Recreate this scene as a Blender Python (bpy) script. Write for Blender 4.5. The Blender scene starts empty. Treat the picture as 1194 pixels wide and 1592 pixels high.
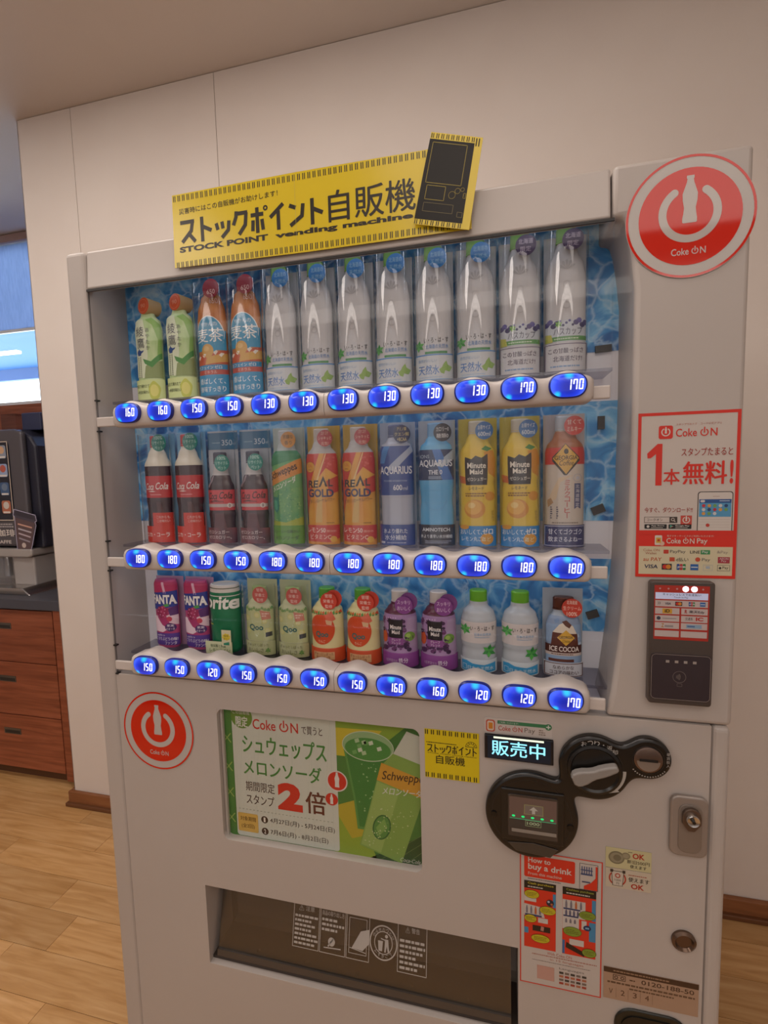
import bpy, bmesh, math, random
from mathutils import Vector, Matrix
from mathutils.geometry import tessellate_polygon
random.seed(7)
SC = bpy.context.scene
COL = SC.collection
PI = math.pi

# ------------------------------------------------------------------ camera
cam = bpy.data.cameras.new('camera')
camo = bpy.data.objects.new('camera', cam)
COL.objects.link(camo)
RX = Vector((0.97185, 0.23420, -0.02577)); UP = Vector((0.00430, 0.09170, 0.99578)); FW = Vector((-0.23557, 0.96785, -0.08811))
m3 = Matrix((RX, UP, -FW)).transposed()
camo.matrix_world = Matrix.Translation((0.8194, -0.8025, 1.3975)) @ m3.to_4x4()
cam.sensor_fit = 'HORIZONTAL'; cam.sensor_width = 36.0; cam.lens = 748.446 * 36 / 1194
cam.clip_start = 0.03; cam.clip_end = 200
SC.camera = camo
# ------------------------------------------------------------------ sky, lamps, exposure
w = bpy.data.worlds.new('World'); SC.world = w; w.use_nodes = True
bg = w.node_tree.nodes['Background']; bg.inputs[0].default_value = (0.72, 0.86, 1.0, 1); bg.inputs[1].default_value = 4.6
def area(name, loc, sx, sy, power, col, rot=(0, 0, 0)):
    L = bpy.data.lights.new(name, 'AREA'); L.shape = 'RECTANGLE'; L.size = sx; L.size_y = sy; L.energy = power; L.color = col
    o = bpy.data.objects.new(name, L); COL.objects.link(o); o.location = loc; o.rotation_euler = rot
    return o
WARM = (1.0, 0.90, 0.82)
area('ceiling_lamp', (1.30, -1.75, 2.74), 2.0, 1.35, 18, WARM)
area('ceiling_lamp', (-1.35, -1.85, 2.74), 1.2, 0.7, 16, WARM)
area('ceiling_lamp', (-0.35, -0.25, 2.745), 2.4, 0.5, 24, WARM)  # added to brighten the wall and floor around the machine
area('cove_lamp', (0.4, -3.12, 2.69), 5.6, 0.11, 6.5, WARM, (PI/2-.15, 0, 0))
area('front_fill_light', (0.6, -3.15, 1.55), 4.4, 2.0, 10, (0.88, 0.94, 1.0), (PI/2, 0, 0))  # added cool fill behind the camera; the front wall has no window
SC.view_settings.view_transform = 'Standard'; SC.view_settings.look = 'None'
SC.view_settings.exposure = 0.0; SC.view_settings.gamma = 1.0; SC.view_settings.use_curve_mapping = False

# ------------------------------------------------------------------ materials
def lin(h):
    h = h.lstrip('#'); r = []
    for i in (0, 2, 4):
        c = int(h[i:i+2], 16) / 255
        r.append(c / 12.92 if c <= .04045 else ((c + .055) / 1.055) ** 2.4)
    return (*r, 1)
MATS = {}
ALB = 1.0        # base colour factor, lowered to darken panels, print and samples
def M(hexc, rough=.45, metal=0, emit=0, spec=.5, alpha=None):
    k = (hexc, rough, metal, emit, spec, ALB)
    if k in MATS: return MATS[k]
    m = bpy.data.materials.new('mat_' + hexc.strip('#')); m.use_nodes = True
    b = m.node_tree.nodes['Principled BSDF']
    b.inputs['Base Color'].default_value = tuple(c*ALB for c in lin(hexc)[:3])+(1,); b.inputs['Roughness'].default_value = rough
    b.inputs['Metallic'].default_value = metal; b.inputs['Specular IOR Level'].default_value = spec
    if emit:
        b.inputs['Emission Color'].default_value = lin(hexc); b.inputs['Emission Strength'].default_value = emit
    MATS[k] = m
    return m
def nodes(name):
    m = bpy.data.materials.new(name); m.use_nodes = True
    nt = m.node_tree
    return m, nt, nt.nodes['Principled BSDF']
def N(nt, t, **kw):
    n = nt.nodes.new(t)
    for k, v in kw.items(): setattr(n, k, v)
    return n
def ramp(nt, stops):
    r = N(nt, 'ShaderNodeValToRGB'); e = r.color_ramp.elements
    while len(e) < len(stops): e.new(.5)
    for i, (p, c) in enumerate(stops): e[i].position = p; e[i].color = lin(c) if isinstance(c, str) else c
    return r
def clear_mat(name, tint=(1, 1, 1, 1), refl=1.0, rough=0.02, ior=1.45, base=0.0):
    m = bpy.data.materials.new(name); m.use_nodes = True; nt = m.node_tree; nt.nodes.clear()
    o = N(nt, 'ShaderNodeOutputMaterial'); mx = N(nt, 'ShaderNodeMixShader'); t = N(nt, 'ShaderNodeBsdfTransparent'); g = N(nt, 'ShaderNodeBsdfGlossy')
    f = N(nt, 'ShaderNodeLayerWeight'); f.inputs['Blend'].default_value = .5
    pw = N(nt, 'ShaderNodeMath', operation='POWER'); pw.inputs[1].default_value = 5
    sc = N(nt, 'ShaderNodeMath', operation='MULTIPLY_ADD'); sc.inputs[1].default_value = .96; sc.inputs[2].default_value = .025
    mu = N(nt, 'ShaderNodeMath', operation='MULTIPLY_ADD'); mu.inputs[1].default_value = refl; mu.inputs[2].default_value = base
    t.inputs[0].default_value = tint; g.inputs['Roughness'].default_value = rough
    L = nt.links.new
    L(f.outputs['Facing'], pw.inputs[0]); L(pw.outputs[0], sc.inputs[0]); L(sc.outputs[0], mu.inputs[0]); L(mu.outputs[0], mx.inputs[0]); L(t.outputs[0], mx.inputs[1]); L(g.outputs[0], mx.inputs[2]); L(mx.outputs[0], o.inputs[0])
    return m
GLASS = clear_mat('clear_pane', (1, 1, 1, 1), refl=.4)
SLEEVE = clear_mat('clear_sleeve', (.97, .97, .97, 1), refl=1.5, rough=.03, base=.055)
SMOKE = clear_mat('smoked_flap', (.62, .59, .56, 1), refl=1.2, rough=.22, base=.10)
def noisy(name, c1, c2, scale=6, rough=.5, stretch=(1, 1, 1), coord='Object', bump=0, spec=.5, detail=4, lo=.35, hi=.65):
    m, nt, b = nodes(name); L = nt.links.new
    tc = N(nt, 'ShaderNodeTexCoord'); mp = N(nt, 'ShaderNodeMapping'); mp.inputs['Scale'].default_value = stretch
    nz = N(nt, 'ShaderNodeTexNoise'); nz.inputs['Scale'].default_value = scale; nz.inputs['Detail'].default_value = detail
    r = ramp(nt, [(lo, c1), (hi, c2)])
    L(tc.outputs[coord], mp.inputs[0]); L(mp.outputs[0], nz.inputs['Vector']); L(nz.outputs['Fac'], r.inputs[0]); L(r.outputs[0], b.inputs['Base Color'])
    b.inputs['Roughness'].default_value = rough; b.inputs['Specular IOR Level'].default_value = spec
    if bump:
        bp = N(nt, 'ShaderNodeBump'); bp.inputs['Strength'].default_value = bump; bp.inputs['Distance'].default_value = .002
        L(nz.outputs['Fac'], bp.inputs['Height']); L(bp.outputs[0], b.inputs['Normal'])
    return m
def wood(name, c1, c2, c3, sx, rough=.45):
    m, nt, b = nodes(name); L = nt.links.new
    tc = N(nt, 'ShaderNodeTexCoord'); oi = N(nt, 'ShaderNodeObjectInfo'); va = N(nt, 'ShaderNodeVectorMath', operation='ADD')
    cb = N(nt, 'ShaderNodeCombineXYZ'); ml = N(nt, 'ShaderNodeMath', operation='MULTIPLY'); ml.inputs[1].default_value = 37
    mp = N(nt, 'ShaderNodeMapping'); mp.inputs['Scale'].default_value = sx
    nz = N(nt, 'ShaderNodeTexNoise'); nz.inputs['Scale'].default_value = 4; nz.inputs['Detail'].default_value = 6; nz.inputs['Distortion'].default_value = .6
    r = ramp(nt, [(.3, c1), (.5, c2), (.72, c3)])
    hs = N(nt, 'ShaderNodeHueSaturation'); mr = N(nt, 'ShaderNodeMapRange'); mr.inputs[3].default_value = .82; mr.inputs[4].default_value = 1.12
    L(oi.outputs['Random'], ml.inputs[0]); L(ml.outputs[0], cb.inputs[1]); L(ml.outputs[0], cb.inputs[0]); L(tc.outputs['Object'], va.inputs[0]); L(cb.outputs[0], va.inputs[1])
    L(va.outputs[0], mp.inputs[0]); L(mp.outputs[0], nz.inputs['Vector']); L(nz.outputs['Fac'], r.inputs[0])
    L(r.outputs[0], hs.inputs['Color']); L(oi.outputs['Random'], mr.inputs[0]); L(mr.outputs[0], hs.inputs['Value']); L(hs.outputs[0], b.inputs['Base Color'])
    b.inputs['Roughness'].default_value = rough
    return m
WALLM = noisy('wall_paint', '#dbd0c8', '#dfd5cd', 3, .7)
CEILM = noisy('ceiling_paint', '#cfc3b9', '#d3c7bd', 2, .8)
BODYM = noisy('machine_enamel', '#b0a7a1', '#b3aaa4', 3, .42)
BODYG = noisy('machine_enamel_gloss', '#b4aba5', '#b7aea8', 3, .28)
INNER = M('#ecebf2', .5)
PLANK = wood('oak_plank', '#b98a52', '#cb9d66', '#d8ae7a', (1.2, 14, 1), .42)
CABW = wood('walnut_veneer', '#7a3f28', '#8f4e33', '#a25c3f', (1.0, 1, 16), .45)
BASEW = wood('skirting_wood', '#80502f', '#8f5a36', '#9c663f', (1, 1, 10), .45)
BLACK = M('#171412', .25); CHROME = M('#c9c6c2', .22, 1); STEEL = noisy('brushed_steel', '#8d8780', '#a8a29b', 5, .35, (1, 1, 30))
STEEL.node_tree.nodes['Principled BSDF'].inputs['Metallic'].default_value = .9
def ice_mat():
    m, nt, b = nodes('ice_print'); L = nt.links.new
    tc = N(nt, 'ShaderNodeTexCoord'); nz = N(nt, 'ShaderNodeTexNoise'); nz.inputs['Scale'].default_value = 14; nz.inputs['Detail'].default_value = 6; nz.inputs['Distortion'].default_value = 1.4
    vo = N(nt, 'ShaderNodeTexVoronoi'); vo.inputs['Scale'].default_value = 26; vo.feature = 'DISTANCE_TO_EDGE'
    mixv = N(nt, 'ShaderNodeMix', data_type='VECTOR') if False else None
    ad = N(nt, 'ShaderNodeVectorMath', operation='ADD'); sc = N(nt, 'ShaderNodeVectorMath', operation='SCALE'); sc.inputs['Scale'].default_value = .05
    L(tc.outputs['Object'], nz.inputs['Vector']); L(nz.outputs['Color'], sc.inputs[0]); L(tc.outputs['Object'], ad.inputs[0]); L(sc.outputs[0], ad.inputs[1]); L(ad.outputs[0], vo.inputs['Vector'])
    r1 = ramp(nt, [(.30, '#1f5fa8'), (.46, '#3f94d6'), (.58, '#7fc4ee'), (.74, '#d8effa')]); r2 = ramp(nt, [(.0, (1, 1, 1, 1)), (.10, (.0, .0, .0, 1))])
    mx = N(nt, 'ShaderNodeMix', data_type='RGBA'); mx.inputs[7].default_value = lin('#c8e6f8')
    ml = N(nt, 'ShaderNodeMath', operation='MULTIPLY'); ml.inputs[1].default_value = .55
    L(nz.outputs['Fac'], r1.inputs[0]); L(vo.outputs['Distance'], r2.inputs[0]); L(r2.outputs[0], ml.inputs[0]); L(ml.outputs[0], mx.inputs[0]); L(r1.outputs[0], mx.inputs[6]); L(mx.outputs[2], b.inputs['Base Color'])
    b.inputs['Roughness'].default_value = .4
    return m
ICE = ice_mat()
def button_mat():
    m, nt, b = nodes('lit_blue_button'); L = nt.links.new
    tc = N(nt, 'ShaderNodeTexCoord')
    def glow(x, z, k):
        d = N(nt, 'ShaderNodeVectorMath', operation='SUBTRACT'); d.inputs[1].default_value = (x, 0, z)
        s = N(nt, 'ShaderNodeVectorMath', operation='MULTIPLY'); s.inputs[1].default_value = (1.4, 0, 1)
        l = N(nt, 'ShaderNodeVectorMath', operation='LENGTH'); r = N(nt, 'ShaderNodeMapRange'); r.interpolation_type = 'SMOOTHERSTEP'
        r.inputs[1].default_value = k; r.inputs[2].default_value = 0; r.inputs[3].default_value = 0; r.inputs[4].default_value = 1
        L(tc.outputs['Generated'], d.inputs[0]); L(d.outputs[0], s.inputs[0]); L(s.outputs[0], l.inputs[0]); L(l.outputs['Value'], r.inputs[0])
        return r.outputs[0]
    a = glow(.52, .90, .26); c = glow(.22, .15, .19)
    ad = N(nt, 'ShaderNodeMath', operation='ADD', use_clamp=True); L(a, ad.inputs[0]); L(c, ad.inputs[1])
    # wide blue wash brighter towards the rim
    wv = glow(.5, .45, .75)
    r0 = ramp(nt, [(0, '#4a70ff'), (.35, '#2340e6'), (1, '#151f9e')]); L(wv, r0.inputs[0])
    mx = N(nt, 'ShaderNodeMix', data_type='RGBA'); mx.inputs[7].default_value = lin('#25d6ff'); L(ad.outputs[0], mx.inputs[0]); L(r0.outputs[0], mx.inputs[6])
    L(mx.outputs[2], b.inputs['Emission Color']); b.inputs['Emission Strength'].default_value = .95
    b.inputs['Base Color'].default_value = (.01, .02, .2, 1); b.inputs['Roughness'].default_value = .15
    return m
BTN = button_mat()

# ------------------------------------------------------------------ geometry helpers
def children_of(o): return list(o.children)
def link(name, me, parent=None, loc=None, rot=None):
    o = bpy.data.objects.new(name, me); COL.objects.link(o)
    if parent is not None: o.parent = parent
    if loc: o.location = loc
    if rot: o.rotation_euler = rot
    return o
def empty(name, loc=(0, 0, 0), rot=(0, 0, 0)):
    o = bpy.data.objects.new(name, None); COL.objects.link(o); o.location = loc; o.rotation_euler = rot; o.empty_display_size = .05
    return o
def tag(o, label=None, cat=None, group=None, kind=None):
    if label: o['label'] = label
    if cat: o['category'] = cat
    if group: o['group'] = group
    if kind: o['kind'] = kind
    return o
def dup(o, parent=None):
    c = o.copy(); COL.objects.link(c); c.parent = parent
    for ch in children_of(o): dup(ch, c)
    return c
class MB:
    def __init__(s): s.v = []; s.f = []; s.m = []; s.mats = []
    def mi(s, m):
        if m not in s.mats: s.mats.append(m)
        return s.mats.index(m)
    def add(s, vs, fs, m):
        n = len(s.v); s.v += [tuple(q) for q in vs]; i = s.mi(m)
        for f in fs: s.f.append([n + k for k in f]); s.m.append(i)
    def box(s, x0, x1, y0, y1, z0, z1, m):
        vs = [(x, y, z) for z in (z0, z1) for y in (y0, y1) for x in (x0, x1)]
        s.add(vs, [(0, 2, 3, 1), (4, 5, 7, 6), (0, 1, 5, 4), (2, 6, 7, 3), (0, 4, 6, 2), (1, 3, 7, 5)], m); return s
    def prism(s, poly, y0, y1, m, front=None):
        # poly in (x,z), counter-clockwise seen from -y ; extruded from y0 (front) to y1 (back)
        n = len(poly); ar = sum(poly[i][0] * poly[(i+1) % n][1] - poly[(i+1) % n][0] * poly[i][1] for i in range(n))
        if ar < 0: poly = poly[::-1]
        vs = [(x, y0, z) for x, z in poly] + [(x, y1, z) for x, z in poly]
        fr = [tuple(range(n))]
        n0 = len(s.v); s.add(vs, [(i, n + i, n + (i+1) % n, (i+1) % n) for i in range(n)] + [tuple(range(2*n-1, n-1, -1))], m)
        i = s.mi(front or m)
        for t in fr: s.f.append([n0 + k for k in t]); s.m.append(i)
        return s
    def lathe(s, prof, m, n=36, ox=0, oy=0, oz=0, cap=True, a0=0, a1=2*PI):
        full = abs(a1 - a0 - 2*PI) < 1e-6; k = n if full else n + 1
        vs = []
        for z, r in prof:
            for i in range(k):
                a = a0 + (a1 - a0) * i / n; vs.append((ox + r * math.sin(a), oy - r * math.cos(a), oz + z))
        fs = []
        for j in range(len(prof) - 1):
            for i in range(n):
                i2 = (i + 1) % k; fs.append((j*k + i, j*k + i2, (j+1)*k + i2, (j+1)*k + i))
        if cap and full: fs.append(tuple(range(k))[::-1]); fs.append(tuple((len(prof)-1)*k + i for i in range(k)))
        s.add(vs, fs, m); return s
    def tube(s, pts, r, m, n=8):
        P = [Vector(p) for p in pts]; vs = []; fs = []
        for i, p in enumerate(P):
            d = (P[min(i+1, len(P)-1)] - P[max(i-1, 0)]).normalized(); u = d.orthogonal().normalized() if i == 0 else (u0 - d * u0.dot(d)).normalized()
            u0 = u; v = d.cross(u)
            for k in range(n): a = 2*PI*k/n; vs.append(p + r*(math.cos(a)*u + math.sin(a)*v))
        for i in range(len(P)-1):
            for k in range(n): fs.append((i*n+k, i*n+(k+1) % n, (i+1)*n+(k+1) % n, (i+1)*n+k))
        fs.append(tuple(range(n))[::-1]); fs.append(tuple((len(P)-1)*n+k for k in range(n)))
        s.add(vs, fs, m); return s
    def mesh(s, name, smooth=None):
        me = bpy.data.meshes.new(name); me.from_pydata(s.v, [], s.f)
        for m in s.mats: me.materials.append(m)
        me.polygons.foreach_set('material_index', s.m)
        me.update()
        if smooth:
            me.polygons.foreach_set('use_smooth', [True] * len(me.polygons)); me.set_sharp_from_angle(angle=math.radians(smooth))
        return me
    def build(s, name, parent=None, loc=None, rot=None, smooth=None, bevel=0, seg=2):
        o = link(name, s.mesh(name, smooth), parent, loc, rot)
        if bevel:
            md = o.modifiers.new('bevel', 'BEVEL'); md.width = bevel; md.segments = seg; md.limit_method = 'ANGLE'; md.angle_limit = math.radians(50)
        return o
def rrect(x0, z0, x1, z1, r, n=5):
    out = []
    for cx, cz, a in ((x1-r, z0+r, -PI/2), (x1-r, z1-r, 0), (x0+r, z1-r, PI/2), (x0+r, z0+r, PI)):
        for i in range(n+1): t = a + PI/2*i/n; out.append((cx + r*math.cos(t), cz + r*math.sin(t)))
    return out
def circ(cx, cz, rx, rz=None, n=32):
    rz = rz or rx
    return [(cx + rx*math.cos(2*PI*i/n), cz + rz*math.sin(2*PI*i/n)) for i in range(n)]
def blob(cx, cz, rx, rz, k, amp, n=36, ph=0):
    return [(cx + rx*(1+amp*math.sin(k*2*PI*i/n+ph))*math.cos(2*PI*i/n), cz + rz*(1+amp*math.sin(k*2*PI*i/n+ph))*math.sin(2*PI*i/n)) for i in range(n)]

# ------------------------------------------------------------------ flat print (lettering and shapes as thin ink layers)
TXT = {}
tcur = bpy.data.curves.new('type', 'FONT'); tobj = bpy.data.objects.new('type', tcur)
def text_tris(s, bold):
    k = (s, bold)
    if k not in TXT:
        tcur.body = s; tcur.resolution_u = 3; tcur.offset = bold
        COL.objects.link(tobj); bpy.context.view_layer.update()
        me = bpy.data.meshes.new_from_object(tobj.evaluated_get(bpy.context.evaluated_depsgraph_get()))
        COL.objects.unlink(tobj)
        vs = [(v.co.x, v.co.y) for v in me.vertices]; fs = [tuple(p.vertices) for p in me.polygons]; bpy.data.meshes.remove(me)
        TXT[k] = (vs, fs)
    return TXT[k]
LAY = 0.00022
class PR:
    def __init__(s): s.v = []; s.f = []; s.m = []; s.mats = []
    def mi(s, m):
        if isinstance(m, str): m = M(m, .4)
        if m not in s.mats: s.mats.append(m)
        return s.mats.index(m)
    def raw(s, vs, fs, m, l):
        n = len(s.v); s.v += [(x, y, l) for x, y in vs]; i = s.mi(m)
        for f in fs: s.f.append([n + k for k in f]); s.m.append(i)
    def poly(s, pts, m, l=1):
        n = len(pts); tri = tessellate_polygon([[Vector((x, z, 0)) for x, z in pts]]); fr = []
        for a, b, c in tri:
            A = (pts[b][0]-pts[a][0])*(pts[c][1]-pts[a][1]) - (pts[b][1]-pts[a][1])*(pts[c][0]-pts[a][0])
            fr.append((a, b, c) if A > 0 else (a, c, b))
        s.raw(pts, fr, m, l); return s
    def rect(s, x0, z0, x1, z1, m, l=1): s.raw([(x0, z0), (x1, z0), (x1, z1), (x0, z1)], [(0, 1, 2, 3)], m, l); return s
    def frame(s, x0, z0, x1, z1, t, m, l=1):
        s.rect(x0, z0, x1, z0+t, m, l); s.rect(x0, z1-t, x1, z1, m, l); s.rect(x0, z0+t, x0+t, z1-t, m, l); s.rect(x1-t, z0+t, x1, z1-t, m, l); return s
    def disc(s, cx, cz, r, m, l=1, rz=None, n=32): return s.poly(circ(cx, cz, r, rz, n), m, l)
    def ring(s, cx, cz, r0, r1, m, l=1, a0=0, a1=2*PI, n=40, caps=False):
        vs = []
        for i in range(n+1):
            a = a0+(a1-a0)*i/n
            for r in (r0, r1): vs.append((cx+r*math.cos(a), cz+r*math.sin(a)))
        s.raw(vs, [(2*i, 2*i+1, 2*i+3, 2*i+2) for i in range(n)], m, l)
        if caps:
            for a in (a0, a1): s.disc(cx+(r0+r1)/2*math.cos(a), cz+(r0+r1)/2*math.sin(a), (r1-r0)/2, m, l+.3, n=14)
        return s
    def line(s, x0, z0, x1, z1, t, m, l=1):
        d = Vector((x1-x0, z1-z0)); d.normalize(); nx, nz = -d.y*t/2, d.x*t/2
        s.raw([(x0-nx, z0-nz), (x1-nx, z1-nz), (x1+nx, z1+nz), (x0+nx, z0+nz)], [(0, 1, 2, 3)], m, l); return s
    def text(s, t, x0, z0, x1, z1, m, l=2, bold=0, shear=0, rot=0):
        # fitted to the box; x1 None: natural width from x0, ('c', x0) style handled by x0 being centre when z given as tuple
        cjk = any(ord(c) > 0x2e80 for c in t); vs, fs = text_tris(t, 0 if cjk else bold)
        if not vs: return s
        ax = min(p[0] for p in vs); bx = max(p[0] for p in vs); az = min(p[1] for p in vs); bz = max(p[1] for p in vs)
        sz = (z1-z0)/max(bz-az, 1e-6)
        if x1 is None: sx = sz; 
        else: sx = (x1-x0)/max(bx-ax, 1e-6)
        out = [(x0+(p[0]-ax)*sx + shear*(p[1]-az)*sz, z0+(p[1]-az)*sz) for p in vs]
        if rot:
            c, q = math.cos(rot), math.sin(rot); cx, cz = x0, z0
            out = [(cx+(a-cx)*c-(b-cz)*q, cz+(a-cx)*q+(b-cz)*c) for a, b in out]
        if cjk and bold:       # heavier weight: the same strokes laid down again slightly shifted
            for i, (dx, dz) in enumerate(((-bold*.8, -bold*.25), (bold*.8, -bold*.25), (0, bold*.7))): s.raw([(a+dx*sz, b+dz*sz) for a, b in out], fs, m, l+.28*i)
        else: s.raw(out, fs, m, l)
        return s
    def ctext(s, t, cx, z0, z1, m, l=2, bold=0, wmax=None, shear=0):
        vs, fs = text_tris(t, 0 if any(ord(c) > 0x2e80 for c in t) else bold)
        ax = min(p[0] for p in vs); bx = max(p[0] for p in vs); az = min(p[1] for p in vs); bz = max(p[1] for p in vs)
        wd = (bx-ax)*(z1-z0)/(bz-az)
        if wmax: wd = min(wd, wmax)
        return s.text(t, cx-wd/2, z0, cx+wd/2, z1, m, l, bold, shear)
    def vtext(s, t, cx, ztop, size, m, l=2, bold=0, gap=1.12):
        for i, ch in enumerate(t):
            z = ztop-(i+1)*size*gap
            if ch in 'ー': s.rect(cx-size*.06, z+.05*size, cx+size*.06, z+.95*size, m, l)
            else: s.text(ch, cx-size*.45, z, cx+size*.45, z+size*.92, m, l, bold)
        return s
    def greek(s, x0, z0, x1, z1, rows, m, l=2, fill=.55):
        h = (z1-z0)/rows; rr = random.Random(rows*7+int(x0*9999))
        for i in range(rows):
            z = z1-(i+1)*h; x = x0; xe = x1-(x1-x0)*rr.choice((0, 0, .1, .3))
            while x < xe-h*.3:
                wd = h*rr.uniform(.4, 1.3); s.rect(x, z+h*(1-fill)/2, min(x+wd, xe), z+h*(1+fill)/2, m, l); x += wd+h*.22
        return s
    def mesh(s, name, fn, ucuts=(), vcuts=()):
        bm = bmesh.new(); vs = [bm.verts.new(p) for p in s.v]
        for f, i in zip(s.f, s.m):
            try: q = bm.faces.new([vs[k] for k in f]); q.material_index = i
            except ValueError: pass
        lo = [min(p[k] for p in s.v) for k in (0, 1)]; hi = [max(p[k] for p in s.v) for k in (0, 1)]
        for k, cuts in ((0, ucuts), (1, vcuts)):
            for c in cuts:
                if lo[k] < c < hi[k]:
                    co = [0, 0, 0]; no = [0, 0, 0]; co[k] = c; no[k] = 1
                    bmesh.ops.bisect_plane(bm, geom=bm.verts[:]+bm.edges[:]+bm.faces[:], dist=1e-7, plane_co=co, plane_no=no)
        for v in bm.verts: v.co = fn(v.co.x, v.co.y, v.co.z)
        me = bpy.data.meshes.new(name); bm.to_mesh(me); bm.free()
        for m in s.mats: me.materials.append(m)
        return me
    def flat(s, name, parent, loc=None, y=0):
        return link(name, s.mesh(name, lambda u, v, l: (u, y-l*LAY, v)), parent, loc)
def sheet(name, wd, ht, m, label, cat, loc, rot=(0, 0, 0), r=0, outline=None, group=None, t=.0006, parent=None):
    b = MB(); b.prism(outline or (rrect(0, 0, wd, ht, r) if r else [(0, 0), (wd, 0), (wd, ht), (0, ht)]), -t, 0, m)
    o = b.build(name, parent, loc, rot)
    if label: tag(o, label, cat, group)
    return o
def power_icon(p, cx, cz, s, m, l):
    # bottle standing in an open ring, height about 1
    prof = [(0, .075), (.02, .085), (.1, .085), (.2, .075), (.32, .068), (.48, .085), (.62, .088), (.74, .065), (.86, .042), (.93, .036), (.94, .044), (1, .044)]
    zb = -.16
    pts = [(cx+r*s*1.05, cz+(zb+z*.61)*s) for z, r in prof]+[(cx-r*s*1.05, cz+(zb+z*.61)*s) for z, r in prof[::-1]]
    p.poly(pts, m, l)
    p.ring(cx, cz-.03*s, .285*s, .385*s, m, l, math.radians(125), math.radians(415), caps=True)
def coke_on(p, x0, z0, h, m, l, tail='', bold=.01):
    p.text('Coke', x0, z0, x0+2.35*h, z0+h, m, l, bold)
    c = x0+3.18*h
    p.ring(c, z0+.46*h, .33*h, .46*h, m, l, math.radians(118), math.radians(422)); p.rect(c-.065*h, z0+.4*h, c+.065*h, z0+1.12*h, m, l+.3)
    p.text('N', x0+3.85*h, z0, x0+4.6*h, z0+h*.96, m, l, bold)
    if tail: p.text(tail, x0+5.0*h, z0-.22*h if 'y' in tail else z0, x0+6.7*h, z0+h, m, l, bold)
KANA = {'ス': [[(0, .88), (.95, .88)], [(.84, .88), (.72, .5), (.08, .08)], [(.58, .38), (.98, .05)]], 'ト': [[(.3, 0), (.3, 1)], [(.3, .62), (.92, .40)]],
    'ッ': [[(.08, .78), (.18, .45)], [(.46, .82), (.52, .48)], [(.92, .82), (.86, .38), (.42, .04)]], 'ク': [[(.2, .88), (.96, .88)], [(.26, .98), (.22, .75), (.04, .45)], [(.88, .88), (.80, .4), (.38, .05)]],
    'ポ': [[(0, .72), (.8, .72)], [(.41, 1), (.41, 0)], [(.14, .52), (.1, .1)], [(.70, .52), (.76, .1)]], 'イ': [[(.88, .98), (.05, .52)], [(.56, .74), (.56, 0)]], 'ン': [[(.08, .86), (.48, .74)], [(.92, .86), (.84, .40), (.12, .08)]]}
def block_kana(p, word, x0, z0, x1, z1, m, l, w=.19):
    n = len(word); cw = (x1-x0)/n; gw = cw*.86; h = z1-z0
    for i, ch in enumerate(word):
        ox = x0+i*cw; k = 0; small = .82 if ch == 'ッ' else 1
        for st in KANA[ch]:
            for a, b in zip(st[:-1], st[1:]):
                A = Vector((ox+a[0]*gw, z0+a[1]*h*small)); B = Vector((ox+b[0]*gw, z0+b[1]*h*small)); d = (B-A).normalized()*w*gw*.22
                if a != st[0]: A -= d
                if b != st[-1]: B += d
                p.line(A.x, A.y, B.x, B.y, w*gw, m, l+.22*k); k += 1
        if ch == 'ポ': p.ring(ox+gw*.94, z0+h*.93, gw*.06, gw*.15, m, l, n=16)
def stripes(p, x0, x1, z0, z1, m, l=1, pitch=.0086, shear=0):
    x = x0+.001
    while x < x1-.004:
        p.rect(x, z0, x+pitch*.17, z1, m, l); p.rect(x+pitch*.34, z0, x+pitch*.51, z1, m, l); x += pitch

# ================================================================== THE ROOM
def struct(o): o['kind'] = 'structure'; return o
HZ = 2.756
fl = struct(MB().box(-4, 2.8, -3.2, 1.455, -.06, -.006, M('#5a4026', .8)).build('floor'))
rowh = .1146; r0 = -1.607
pk = {}
k = 0
for i in range(27):
    y0 = r0 + i*rowh; y1 = y0+rowh
    ofs = [-.665, -.20, -.617, -.368, -.85, -.10, -.50][(i*3+0) % 7]
    # seams seen in the photograph
    if abs(y0-(.574)) < .03: ofs = -.665
    if abs(y0-.115) < .03: ofs = -.617
    if abs(y0-0) < .03: ofs = -.368
    L = .909; xs = [-2.4]; x = ofs-L*2
    while x < 2.4:
        if x > -2.3: xs.append(x)
        x += L
    xs.append(2.4)
    for a, b in zip(xs[:-1], xs[1:]):
        if b-a < .02: continue
        if y0 > .77 and a > -.95: continue
        key = (round(b-a, 3))
        if key not in pk:
            q = MB(); q.box(0, b-a-.0012, 0, rowh-.0012, -.006, 0, PLANK); pk[key] = q.mesh('plank')
        link('plank', pk[key], fl, (a, y0, 0))
struct(MB().box(-4.1, 2.9, -3.3, 1.6, HZ, HZ+.08, CEILM).build('ceiling'))
wb = struct(MB().box(-.963, 2.9, .782, 1.6, 0, HZ, M('#6f645c', .8)).build('wall_back'))
for a, b in ((-.965, -.719), (-.717, -.1235), (-.1215, 2.85)):
    MB().box(a, b, .78, .783, .0, HZ-.002, WALLM).build('wall_panel', wb)
MB().box(-.9655, -.963, .78, 1.6, 0, HZ-.002, WALLM).build('wall_panel', wb)
for nm, x0, x1, y0, y1 in (('baseboard_back', -.985, 2.85, .764, .78), ('baseboard_corner', -.985, -.9655, .78, .835)):
    b = struct(MB().box(x0, x1, y0, y1, .012, .062, BASEW).build(nm, bevel=.004))
    MB().box(x0-.006, x1, y0-.012, y1, 0, .016, M('#6b4226', .5)).build('shoe_moulding', b, bevel=.003)
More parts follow.
